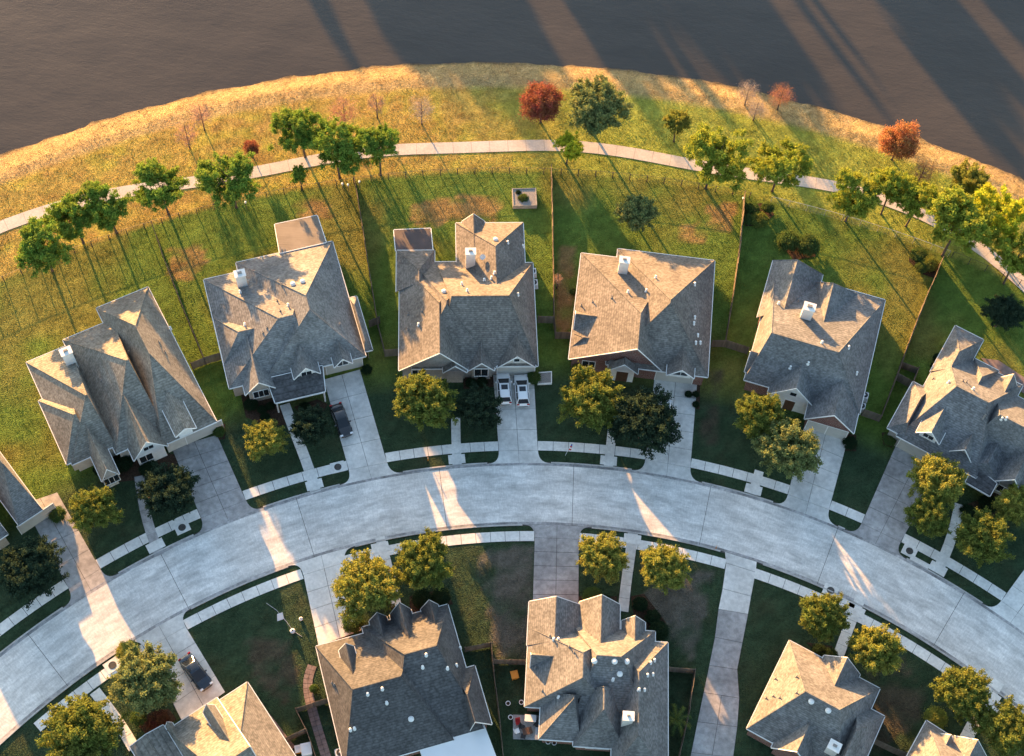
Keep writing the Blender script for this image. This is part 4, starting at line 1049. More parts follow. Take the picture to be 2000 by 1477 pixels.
for a in [
  # pines along the bank and the path
  ('pine', 'pine', 585, 250, 4.6, 3.4, 3.0, 'tall dense green pine rising over the footpath, beside a pink bare tree'),
  ('pine', 'pine', 655, 290, 4.8, 3.5, 3.0, 'dark green pine between two taller pines, its trunk reaching the back fence'),
  ('pine', 'pine', 740, 287, 4.6, 2.9, 2.7, 'compact round topped pine at the pathside, next to the open stretch of footpath'),
  ('pine', 'pine', 447, 345, 4.8, 3.7, 3.0, 'broad pine overhanging the footpath below two bare trees'),
  ('pine', 'pine', 312, 366, 4.4, 3.1, 2.8, 'mid green pine on the path side between the broad pine and the path end'),
  ('pine', 'pine', 207, 402, 4.6, 3.0, 2.9, 'green pine standing where the footpath disappears'),
  ('pine', 'pine', 140, 418, 4.6, 3.0, 2.9, 'green pine in the dim corner next to the pine at the path end'),
  ('pine', 'pine', 82, 475, 4.6, 3.4, 3.0, 'dim pine farthest along the back fence from the footpath bend'),
  ('pine', 'pine', 585, 343, 2.2, 1.3, 1.3, 'small brownish sapling beside the back fence under the tall pine'),
  ('pine', 'pine_bright', 1395, 308, 4.8, 4.1, 3.4, 'wide open crowned yellow green pine straddling the footpath'),
  ('pine', 'pine_bright', 1526, 320, 4.4, 3.3, 2.7, 'rounded yellow green pine with a curved trunk by the chain link fence'),
  ('pine', 'pine_bright', 1674, 377, 4.6, 3.3, 2.8, 'first yellow green pine of the trio above the chain link fence'),
  ('pine', 'pine_bright', 1744, 362, 4.8, 2.8, 2.6, 'middle yellow green pine of the trio hiding the footpath'),
  ('pine', 'pine_bright', 1797, 390, 4.6, 2.6, 2.4, 'leaning yellow green pine of the trio with its pale trunk showing'),
  ('pine', 'pine_bright', 1872, 440, 5.0, 4.5, 3.6, 'largest yellow green pine beside the footpath'),
  ('pine', 'pine_yellow', 1955, 415, 5.0, 3.6, 3.0, 'brilliant yellow topped pine beyond the largest yellow green pine'),
  ('pine', 'pine_bright', 1990, 500, 4.6, 2.9, 2.6, 'green pine overhanging the end of the footpath'),
  ('pine', 'pine_yellow', 1112, 287, 2.8, 2.0, 1.8, 'spindly yellow sapling growing at the edge of the footpath'),
  ('oak', 'oak_gold', 1322, 240, 2.9, 1.9, 1.7, 'small yellow green tree alone on the grass above the footpath'),
  ('oak', 'oak_gold', 1893, 357, 3.4, 2.7, 2.3, 'loose yellow leaved tree between the lake and the brilliant pine'),
  ('oak', 'oak', 1165, 207, 4.2, 4.4, 3.2, 'big grey green oak on the lake bank next to the red tree'),
  ('cypress', 'cyp_red', 1058, 198, 3.4, 3.0, 2.4, 'russet red tree on the lake bank next to the grey green oak'),
  ('cypress', 'cyp_orange', 1760, 275, 3.2, 2.7, 2.4, 'bright orange tree at the edge of the lake bank'),
  ('cypress', 'cyp_red', 490, 288, 1.8, 1.1, 1.0, 'tiny russet sapling above the footpath by the broad pine')]:
    a = list(a); a[4] *= {'pine': 1.38, 'oak': 1.42, 'cypress': 1.35}[a[0]]; a[6] *= 1.08     # heights from the survey of trunk feet
    tree(*a, group=gB)
bare_tree(392, 222, 3.6, 2.2, 2.4, 'bare pinkish tree whose long shadow crosses towards the broad pine', 'pink', .9, group=gB)
bare_tree(364, 262, 3.2, 2.1, 2.3, 'bare reddish topped tree nearest the footpath beside another bare one', 'pink', .9, group=gB)
bare_tree(672, 218, 3.4, 2.7, 2.4, 'pink tinged bare tree with many fine twigs behind the three pines', 'pink', 1.0, twig='pink', group=gB)
bare_tree(735, 200, 3.4, 2.0, 2.3, 'thin bare tree standing above the compact round pine', 'pink', .8, group=gB)
bare_tree(823, 212, 3.4, 2.1, 2.2, 'lone bare tree casting a thin shadow straight over the footpath', 'twig', 1.05, group=gB, twig='twig')
bare_tree(1461, 181, 2.6, 2.0, 1.7, 'bare pale twiggy tree at the waterline next to the orange tinged one', 'twig', 1.05, twig='twig', group=gB)
bare_tree(1478, 212, 2.6, 1.9, 1.6, 'bare pale twiggy tree a step inland of its twin at the waterline', 'twig', 1.05, twig='twig', group=gB)
bare_tree(1527, 186, 3.0, 2.3, 1.8, 'half bare orange tinged tree at the waterline', 'cyp_orange', .95, twig='pink', group=gB)
bare_tree(1803, 335, 2.8, 2.3, 1.9, 'half bare rusty tree below the bright orange tree', 'cyp_red', .95, twig='pink', group=gB)
bare_tree(1090, 545, 2.2, 1.0, 1.5, 'small bare sapling against the wooden fence between two houses', 'pink', .7, name='sapling')
for a in [
  ('oak', 'oak_gold', 522, 862, 2.6, 2.6, 1.9, 'small yellow green tree on the lawn beside the curving porch walkway'),
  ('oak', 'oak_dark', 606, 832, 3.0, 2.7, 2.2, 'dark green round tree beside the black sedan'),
  ('oak', 'oak_mid', 828, 785, 4.4, 4.0, 3.4, 'large yellow lit oak in front of the house with two white cars'),
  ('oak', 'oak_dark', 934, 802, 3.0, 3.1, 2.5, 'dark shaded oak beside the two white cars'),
  ('oak', 'oak_mid', 1152, 788, 4.4, 3.9, 3.4, 'yellow lit oak of the pair in front of the red brick house'),
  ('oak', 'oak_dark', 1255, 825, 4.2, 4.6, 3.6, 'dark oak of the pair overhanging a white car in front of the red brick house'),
  ('oak', 'oak_mid', 1488, 812, 4.6, 3.4, 3.0, 'speckled oak close to the grey roof porch'),
  ('oak', 'oak', 1542, 882, 4.4, 4.0, 3.4, 'tall speckled oak overhanging the sidewalk below the grey roof'),
  ('oak', 'oak_gold', 1830, 940, 4.2, 3.6, 3.0, 'bright yellow tree beside the blotchy grey driveway'),
  ('oak', 'oak_mid', 1812, 1010, 3.6, 2.7, 2.4, 'olive tree touching the bright yellow tree near the blotchy driveway'),
  ('oak', 'oak_mid', 1922, 1052, 3.6, 3.3, 2.6, 'olive yellow tree beyond the walkway from the bright yellow tree'),
  ('oak', 'oak_gold', 1985, 985, 3.4, 2.6, 2.3, 'yellow tree close to the front of the sprawling hipped house'),
  ('oak', 'oak_mid', 190, 992, 3.6, 3.0, 2.6, 'small olive tree across the shaded walkway from the dark tree'),
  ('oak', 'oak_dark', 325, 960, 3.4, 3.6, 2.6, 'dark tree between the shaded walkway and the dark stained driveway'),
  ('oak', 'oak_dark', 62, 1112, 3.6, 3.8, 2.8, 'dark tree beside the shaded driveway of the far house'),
  ('oak', 'oak', 285, 1330, 4.2, 3.9, 3.2, 'full olive tree between the navy sedan driveway and the street'),
  ('oak', 'oak_mid', 165, 1432, 4.2, 4.2, 3.2, 'olive tree in the corner lot below the street manhole'),
  ('oak', 'oak_gold', 715, 1148, 4.4, 3.9, 3.2, 'large sunlit oak beside the wide driveway crossed by sun'),
  ('oak', 'oak_mid', 822, 1098, 4.2, 3.6, 3.0, 'spreading oak touching the large sunlit oak near the inner sidewalk'),
  ('oak', 'oak_gold', 1178, 1092, 3.4, 3.0, 2.4, 'golden tree between the straight driveway and the narrow walkway'),
  ('oak', 'oak_gold', 1297, 1110, 3.6, 3.3, 2.6, 'golden tree on the far side of the narrow walkway from its twin'),
  ('oak', 'oak_mid', 1607, 1205, 3.6, 2.9, 2.6, 'yellow green tree across the curved walkway from the pale gold tree'),
  ('oak', 'oak_gold', 1712, 1268, 3.8, 3.1, 2.8, 'pale gold tree beside the curved walkway to the tan corner roof'),
  ('oak', 'oak_mid', 1880, 1355, 3.8, 3.2, 2.7, 'round green tree beside the sunlit walkway, trunk shadow on the path'),
  ('oak', 'oak_mid', 1962, 1432, 3.6, 3.2, 2.6, 'round green tree across the sunlit walkway from the other round tree'),
  ('oak', 'oak', 1246, 416, 2.8, 2.9, 2.3, 'wide bushy oak inside the back yard of the red brick house'),
  ('oak', 'oak_dark', 1962, 612, 3.2, 2.9, 2.3, 'dark tree in the back yard near the red deck')]:
    tree(*a, group=gF, bark='bark', tr=.15)

# tall trees on the far shore: they throw the long shadows over the water and the bank
dS = np.array([math.sin(SUN_AZ), -math.cos(SUN_AZ)]); nS = np.array([math.cos(SUN_AZ), math.sin(SUN_AZ)])
FAR = [(2, -64, 1.6, 4), (11, -53, 2.4, 5), (13.5, -47, 2.6, 5), (17, -42, 3.0, 5), (21, -37, 3.0, 5), (25.5, -40, 3.0, 5), (29.3, -46, 2.6, 5), (14.5, -58, 3.2, 6), (20, -54, 3.4, 6), (26, -54, 3.4, 6),
       (38.6, -30, 2.2, 5), (41.5, -36, 2.6, 5), (45, -35, 2.0, 5), (40, -47, 3.0, 6), (44.8, -47, 3.0, 6), (48.2, -24, 1.0, 4), (49.6, -50, 2.8, 6), (53.2, -36, 2.2, 5), (57, -17, 2.4, 5), (60.5, -22, 2.8, 5), (64.3, -30, 2.4, 5), (55.5, -44, 3.2, 6), (61.5, -42, 3.4, 6), (65.6, -44, 2.0, 6),
       (71, -24, .8, 4), (73.5, -33, .6, 4), (84, -6, 2.6, 5), (88, -12, 3.0, 5), (92.5, -16, 2.8, 5), (86.5, -28, 3.4, 6), (92, -30, 3.2, 6), (100.5, -20, 2.4, 5), (105, -14, 4.0, 6), (112, -10, 4.5, 6)]
for i, (cross, tip, R, Hh) in enumerate(FAR):
    H = 23+(i*7 % 5); L = H/math.tan(SUN_EL); q = nS*cross+dS*(tip+3.5-L)
    o = empty('shore_tree', (q[0], q[1], 0), 'tall tree on the far shore of the lake casting its shadow over the water', 'tree', 'tall trees on the far shore')
    mb = MB(); mb.tube([(0, 0, -.3), (0, 0, H*.5), (0, 0, H-1)], [.45, .35, .1], 7); mb.build('trunk', MT['bark'], o)
    for kk, (zz, rr) in enumerate(((H-Hh*.9, .8), (H-Hh*2.0, 1.0), (H-Hh*3.0, .9))):
        if zz < 2: continue
        c = link('crown', CROWNS['oak'][(i+kk) % 6], o, ((kk-1)*.5, 0, zz)); c.scale = (R*rr*1.32, R*rr*1.32, Hh*1.15); c.rotation_euler[2] = i+kk*2
        c.material_slots[0].link = 'OBJECT'; c.material_slots[0].material = LEAF['oak_mid']

# ------------------------------------------------------------------ fences
def wood_panel(L, H=1.75):
    """one bay of upright boards with two rails, along +x"""
    n = max(3, round(L/.15)); w = L/n; mb = MB(); rnd = random.Random(int(L*1000))
    for i in range(n):
        h_ = H+rnd.uniform(-.03, .03); y = rnd.uniform(-.006, .006)
        mb.box((w*(i+.5), y, h_/2+.03), (w-.012, .024, h_))
    mb.box((L/2, .035, .45), (L, .045, .09)); mb.box((L/2, .035, 1.4), (L, .045, .09))
    return mb
PANELS = {}
def polyline(pts, step):
    """resample a plan polyline into equal bays, keeping its corners"""
    out = [np.array(pts[0])]
    for a, b in zip(pts[:-1], pts[1:]):
        a, b = np.array(a), np.array(b); n = max(1, round(np.linalg.norm(b-a)/step))
        out += [a+(b-a)*(i+1)/n for i in range(n)]
    return out
def wood_fence(px, label, H=1.75):
    P_ = polyline(gp(px), 2.4); o = empty('wooden_fence', (P_[0][0], P_[0][1], 0), label, 'fence', 'wooden fences between the lots')
    for i, (a, b) in enumerate(zip(P_[:-1], P_[1:])):
        L = float(np.linalg.norm(b-a)); rz = math.atan2(b[1]-a[1], b[0]-a[0]); key = (round(L, 1), H)
        if key not in PANELS: pm = wood_panel(key[0], H); PANELS[key] = mesh('fence_panel', pm.V, pm.F, MT['wood'])
        c = link('fence_panel', PANELS[key], o, (a[0]-P_[0][0], a[1]-P_[0][1], 0)); c.scale[0] = L/key[0]*.985; c.rotation_euler = (random.Random(i).uniform(-.02, .02), 0, rz)
    for p in P_:
        if 'post' not in PANELS: pm = MB().box((0, 0, .9), (.1, .1, 1.84)); PANELS['post'] = mesh('fence_post', pm.V, pm.F, MT['wood_post'])
        link('fence_post', PANELS['post'], o, (p[0]-P_[0][0], p[1]-P_[0][1], 0))
wood_fence([(300, 447), (318, 500), (340, 560), (372, 640), (402, 712)], 'weathered plank fence running from the back fence to the lot of the cream chimney house')
wood_fence([(377, 722), (402, 712), (444, 700)], 'short plank fence closing the gap between the first two hipped houses')
wood_fence([(692, 352), (705, 430), (722, 540), (738, 640), (752, 697), (790, 694)], 'long plank fence between the porch house and the brown patio house')
wood_fence([(722, 640), (742, 632)], 'stub of plank fence beside the narrow side roof')
wood_fence([(1076, 336), (1078, 430), (1080, 540), (1081, 632)], 'straight plank fence between the patio house and the red brick house')
wood_fence([(1050, 631), (1081, 632), (1084, 662), (1124, 662)], 'stepped plank fence closing the side yard with the bare sapling')
wood_fence([(1452, 388), (1444, 480), (1430, 580), (1414, 676)], 'plank fence between the red brick house and the grey speckled roof')
wood_fence([(1388, 678), (1414, 678), (1458, 692)], 'short plank fence joining the red brick house to the grey speckled roof')
wood_fence([(1836, 516), (1800, 600), (1770, 680), (1748, 740), (1716, 824), (1682, 812)], 'plank fence bent around the side yard with two air conditioners')
wood_fence([(1756, 718), (1788, 730), (1776, 762)], 'small plank pen against the side yard fence', 1.5)
wood_fence([(1748, 742), (1780, 760)], 'short plank cross fence beside the small pen')
wood_fence([(580, 1392), (648, 1371)], 'dark plank fence crossing the paver path by the charcoal roof')
wood_fence([(580, 1392), (600, 1432), (620, 1490)], 'dark plank fence running down from the paver path')
wood_fence([(908, 1274), (958, 1264), (964, 1320), (976, 1420), (984, 1500)], 'plank fence between the charcoal roof and the many gabled roof')
wood_fence([(964, 1297), (1026, 1299)], 'short plank fence closing the yard with the orange toy')
wood_fence([(1304, 1312), (1354, 1316), (1344, 1390), (1320, 1500)], 'plank fence around the narrow bed with the palm')
wood_fence([(1700, 1450), (1745, 1472), (1790, 1490)], 'plank fence behind the tan corner roof')
wood_fence([(598, 1432), (560, 1450)], 'stub of plank fence beside the white storage bin')

# open wire back fence along the bank
def wire_fence(a0, a1, label, m, H=1.35, step=2.45, rr=.035):
    n = round(math.radians(a1-a0)*YARD_R/step); As = [a0+(a1-a0)*i/n for i in range(n+1)]; p0 = PC(YARD_R, a0)
    o = empty('wire_fence', (p0[0], p0[1], 0), label, 'fence')
    pm = MB().tube([(0, 0, -.05), (0, 0, H)], rr, 6); pme = mesh('post', pm.V, pm.F, MT[m])
    for i, a in enumerate(As):
        p = PC(YARD_R, a)-p0; link('post', pme, o, (p[0], p[1], 0))
        if i:
            q = PC(YARD_R, As[i-1])-p0
            MB().tube([(*q, H-.02), (*p, H-.02)], .022, 5).build('rail', MT[m], o)
            mb = MB(); d = p-q; L = np.linalg.norm(d)
            for z in np.arange(.12, H-.05, .24): mb.tube([(*q, z), (*p, z)], .005, 3, False)
            for k in range(1, 12): c = q+d*k/12; mb.tube([(*c, .05), (*c, H-.03)], .005, 3, False)
            w_ = mb.build('wire_mesh', MT[m], o)
wire_fence(-42, 9.2, 'long dark post and wire fence along the backs of the yards', 'rust', 1.3, 2.45, .07)
wire_fence(10.5, 21.4, 'bright chain link fence behind the grey speckled roof', 'metal', 1.4, 2.45, .04)
wire_fence(21.6, 34, 'dark wire fence behind the sprawling hipped house', 'rust', 1.5, 2.45, .05)

# ------------------------------------------------------------------ shrubs and planting beds
def shrub(x, y, R, H, leaf, label, kind='round', group=None):
    p = G(x, y, H*.5); o = empty('shrub', (p[0], p[1], 0), label, 'shrub', group); k = _cnt['shrub'] = _cnt.get('shrub', 0)+1
    mb = MB()
    for i in range(4): a = i*1.6+k; mb.tube([(0, 0, 0), (R*.4*math.cos(a), R*.4*math.sin(a), H*.6)], [.04, .015], 5, False)
    mb.build('stems', MT['bark'], o)
    c = link('foliage', CROWNS[kind][k % len(CROWNS[kind])], o, (0, 0, H*.45)); c.scale = (R, R, H*.62); c.rotation_euler[2] = k*1.3
    c.material_slots[0].link = 'OBJECT'; c.material_slots[0].material = LEAF[leaf]
def bed(px, label, m='mulch', z=.045):
    p = gp(px); HARD.append(p)
    n = len(p); V = [(*q, .0) for q in p]+[(*q, z) for q in p]
    a = sum(p[i][0]*p[(i+1) % n][1]-p[(i+1) % n][0]*p[i][1] for i in range(n))
    Fc = [tuple(range(n, 2*n))]+[(i, (i+1) % n, n+(i+1) % n, n+i) for i in range(n)]
    if a < 0: Fc = [f[::-1] for f in Fc]
    return tag(link('planting_bed', mesh('planting_bed', V, Fc, MT[m])), label, 'planting bed', kind='structure')
bed([(470, 770), (530, 775), (548, 800), (560, 830), (520, 832), (480, 815)], 'dark planting bed below the porch house front window')
bed([(575, 795), (620, 780), (640, 790), (632, 805), (590, 812)], 'dark planting bed under the dark round tree')
bed([(905, 738), (965, 735), (965, 756), (905, 760)], 'dark planting bed beside the front door of the two car house')
bed([(1456, 400), (1500, 396), (1512, 420), (1490, 440), (1456, 442)], 'planting bed in the yard corner by the chain link fence')
bed([(1525, 478), (1560, 468), (1600, 482), (1592, 502), (1550, 508)], 'mulch bed under two round bushes behind the grey speckled roof')
bed([(1778, 490), (1835, 515), (1828, 545), (1800, 535), (1775, 510)], 'planting bed in the yard corner by the plank fence')
bed([(800, 1165), (870, 1150), (885, 1180), (800, 1200)], 'dark planting bed before the little gables of the charcoal roof')
bed([(1128, 1165), (1205, 1165), (1205, 1185), (1128, 1185)], 'planting bed with a round bush before the many gabled roof')
bed([(1232, 1165), (1258, 1160), (1300, 1215), (1296, 1250), (1240, 1215)], 'long dark planting bed beside the narrow weathered walkway')
bed([(1575, 1255), (1625, 1262), (1640, 1290), (1610, 1285)], 'dark planting bed below the yellow green walkway tree')
bed([(255, 1400), (330, 1385), (345, 1405), (290, 1440)], 'red mulch bed under the full olive tree')
bed([(1350, 745), (1368, 748), (1366, 800), (1352, 798)], 'narrow planting bed beside the red brick house driveway')
bed([(1640, 845), (1672, 850), (1672, 882), (1645, 880)], 'round planting bed beside the twin garage driveway')
bed([(1722, 845), (1752, 845), (1742, 875), (1725, 868)], 'planting bed at the corner of the blotchy driveway')
bed([(415, 832), (440, 828), (440, 858), (418, 860)], 'small planting bed at the corner of the dark stained driveway')
bed([(1865, 995), (1950, 960), (1990, 960), (1990, 1000), (1900, 1020)], 'dark planting bed before the sprawling hipped house')
bed([(180, 860), (350, 890), (340, 930), (200, 945)], 'dark planting bed before the tall white gable')
gS = 'garden shrubs'
for a in [
  (428, 843, .75, 1.1, 'shrub', 'clipped round bush at the garage corner by the dark stained driveway'),
  (512, 800, .6, .8, 'shrub_dark', 'dark ball shaped bush below the porch house window'), (528, 793, .55, .8, 'shrub_dark', 'small dark bush between the ball shaped bush and the porch'),
  (518, 815, .6, .8, 'shrub_dark', 'low dark bush at the front of the porch house bed'), (490, 790, .9, 1.0, 'shrub_dark', 'spreading dark bush at the corner of the porch house bed'),
  (595, 797, .8, .9, 'shrub_dark', 'dark bush tucked beneath the porch edge'), (716, 722, .7, .9, 'shrub_dark', 'dark bush at the garage corner of the porch house'),
  (1042, 737, .95, 1.3, 'shrub', 'round green bush beside the gravel box and white car'),
  (920, 748, .7, .9, 'shrub_dark', 'dark clipped bush by the two car house front window'), (942, 746, .7, .9, 'shrub_dark', 'dark bush next to the clipped bush, nearer the white cars'),
  (1125, 700, .9, 1.9, 'oak_mid', 'tall sunlit bush at the red brick house corner'), (1128, 722, .8, 1.6, 'oak_mid', 'lower sunlit bush beside the tall corner bush'),
  (1470, 408, 1.0, 1.2, 'shrub', 'green shrub in the yard corner by the chain link fence'), (1482, 428, 1.3, 1.3, 'oak_mid', 'bright shrub in the yard corner bed, beside a darker one'),
  (1500, 405, .9, 1.2, 'shrub', 'leafy shrub at the tip of the yard corner bed'), (1462, 428, .9, 1.0, 'shrub', 'shrub against the plank fence in the yard corner bed'),
  (1540, 470, 1.6, 2.0, 'shrub', 'round bush of the pair nearer the plank fence, behind the speckled roof'), (1578, 478, 1.7, 2.1, 'shrub', 'round bush of the pair nearer the chain link fence, behind the speckled roof'),
  (1795, 498, 1.2, 1.3, 'shrub', 'shrub under the end of the chain link fence'), (1815, 515, 1.2, 1.4, 'oak_mid', 'bright shrub in the yard corner by the bent plank fence'),
  (1800, 522, .9, 1.2, 'shrub', 'small shrub at the edge of the bent fence bed'),
  (1660, 865, .95, 1.0, 'shrub_dark', 'dark round bush beside the twin garage driveway'), (1738, 858, .9, 1.1, 'shrub', 'green bush at the corner of the blotchy driveway'),
  (1359, 770, .45, .9, 'shrub_dark', 'narrow dark bush beside the red brick house driveway'), (1359, 790, .45, .8, 'shrub_dark', 'second narrow dark bush further from the red brick garage'),
  (1828, 1402, 1.3, 1.6, 'oak_gold', 'bright yellow green bush under the round tree by the sunlit walkway'), (1158, 1165, 1.2, 1.1, 'shrub', 'round green bush before the many gabled roof'),
  (1182, 1172, .7, .8, 'shrub_dark', 'small dark bush beside the round green bush'), (1250, 1180, .9, 1.1, 'shrub_dark', 'dark bush beside the narrow weathered walkway'),
  (1286, 1232, 1.2, 1.4, 'shrub_dark', 'large dark bush at the many gabled roof corner'), (1275, 1205, .9, 1.0, 'shrub_dark', 'dark bush between two others along the gabled roof'),
  (825, 1170, 1.2, 1.2, 'shrub_dark', 'spreading dark bush before the little gables'), (862, 1165, 1.1, 1.2, 'shrub_dark', 'dark bush below the spreading oak by the little gables'),
  (690, 1215, 1.3, 1.3, 'shrub', 'bush between the wide driveway and the charcoal roof'), (1600, 1272, .9, 1.0, 'shrub_dark', 'dark bush before the tan corner roof'),
  (1622, 1280, .9, 1.0, 'shrub_dark', 'dark bush against the small gable of the tan corner roof'),
  (270, 1402, .9, 1.0, 'shrub', 'green bush in the red mulch bed'), (310, 1405, 1.1, .9, 'shrub_red', 'russet bush in the red mulch bed by the cream roof'), (300, 1412, .8, .8, 'shrub_red', 'smaller russet bush in the red mulch bed'),
  (250, 1272, 1.3, 1.0, 'oak_gold', 'low golden bush at the kerb beside the full olive tree'), (1120, 570, .5, .7, 'shrub', 'tiny bush at the side wall of the red brick house'),
  (240, 905, 1.2, 1.2, 'shrub_dark', 'dark bush before the tall white gable'), (290, 915, 1.1, 1.1, 'shrub_dark', 'dark bush beside another before the tall white gable'), (200, 915, 1.1, 1.1, 'shrub_dark', 'dark bush at the corner of the tall white gable house'),
  (1930, 985, 1.2, 1.2, 'shrub_dark', 'dark bush before the sprawling hipped house'), (1890, 1000, 1.0, 1.1, 'shrub_dark', 'dark bush beside the walkway of the sprawling hipped house'),
  (1832, 700, .7, 1.2, 'shrub_dark', 'purple dark bush along the wall of the sprawling hipped house'), (1826, 716, .6, 1.0, 'shrub_dark', 'smaller dark bush along the wall of the sprawling hipped house'),
  (112, 1005, 1.0, 1.1, 'shrub', 'round lawn bush beside the far shaded driveway'), (613, 1345, .5, .6, 'shrub', 'small bush in the bed inside the curving paver path'), (1345, 770, .5, .6, 'shrub_dark', 'low bush in the narrow bed by the garage')]:
    shrub(*a, group=gS)

# palm beside the plank fence
p = G(1320, 1405, 1.6); o = empty('palm', (p[0], p[1], 0), 'small palm with drooping fronds beside the many gabled house', 'palm')
mb = MB(); mb.tube([(0, 0, 0), (0.05, 0, .8), (0, 0, 1.5)], [.16, .12, .10], 8); mb.build('trunk', MT['bark'], o)
for i in range(9):
    a = i*2*math.pi/9+.3; mb = MB(); pts = [(0, 0, 1.5), (.6*math.cos(a), .6*math.sin(a), 1.95), (1.3*math.cos(a), 1.3*math.sin(a), 1.8), (1.9*math.cos(a), 1.9*math.sin(a), 1.2)]
    for k in range(len(pts)-1):
        for s_ in range(5):
            f = s_/5; q = [pts[k][j]*(1-f)+pts[k+1][j]*f for j in range(3)]
            for sg in (-1, 1):
                e = (q[0]-math.sin(a)*sg*.38+math.cos(a)*.2, q[1]+math.cos(a)*sg*.38+math.sin(a)*.2, q[2]-.14); f2 = .04
                n0 = len(mb.V); mb.V += [tuple(q), (q[0]+math.cos(a)*.07, q[1]+math.sin(a)*.07, q[2]), e]; mb.F.append((n0, n0+1, n0+2))
    mb.tube(pts, [.03, .025, .02, .008], 4, False); mb.build('frond', LEAF['oak_mid' if i % 3 else 'shrub'], o)

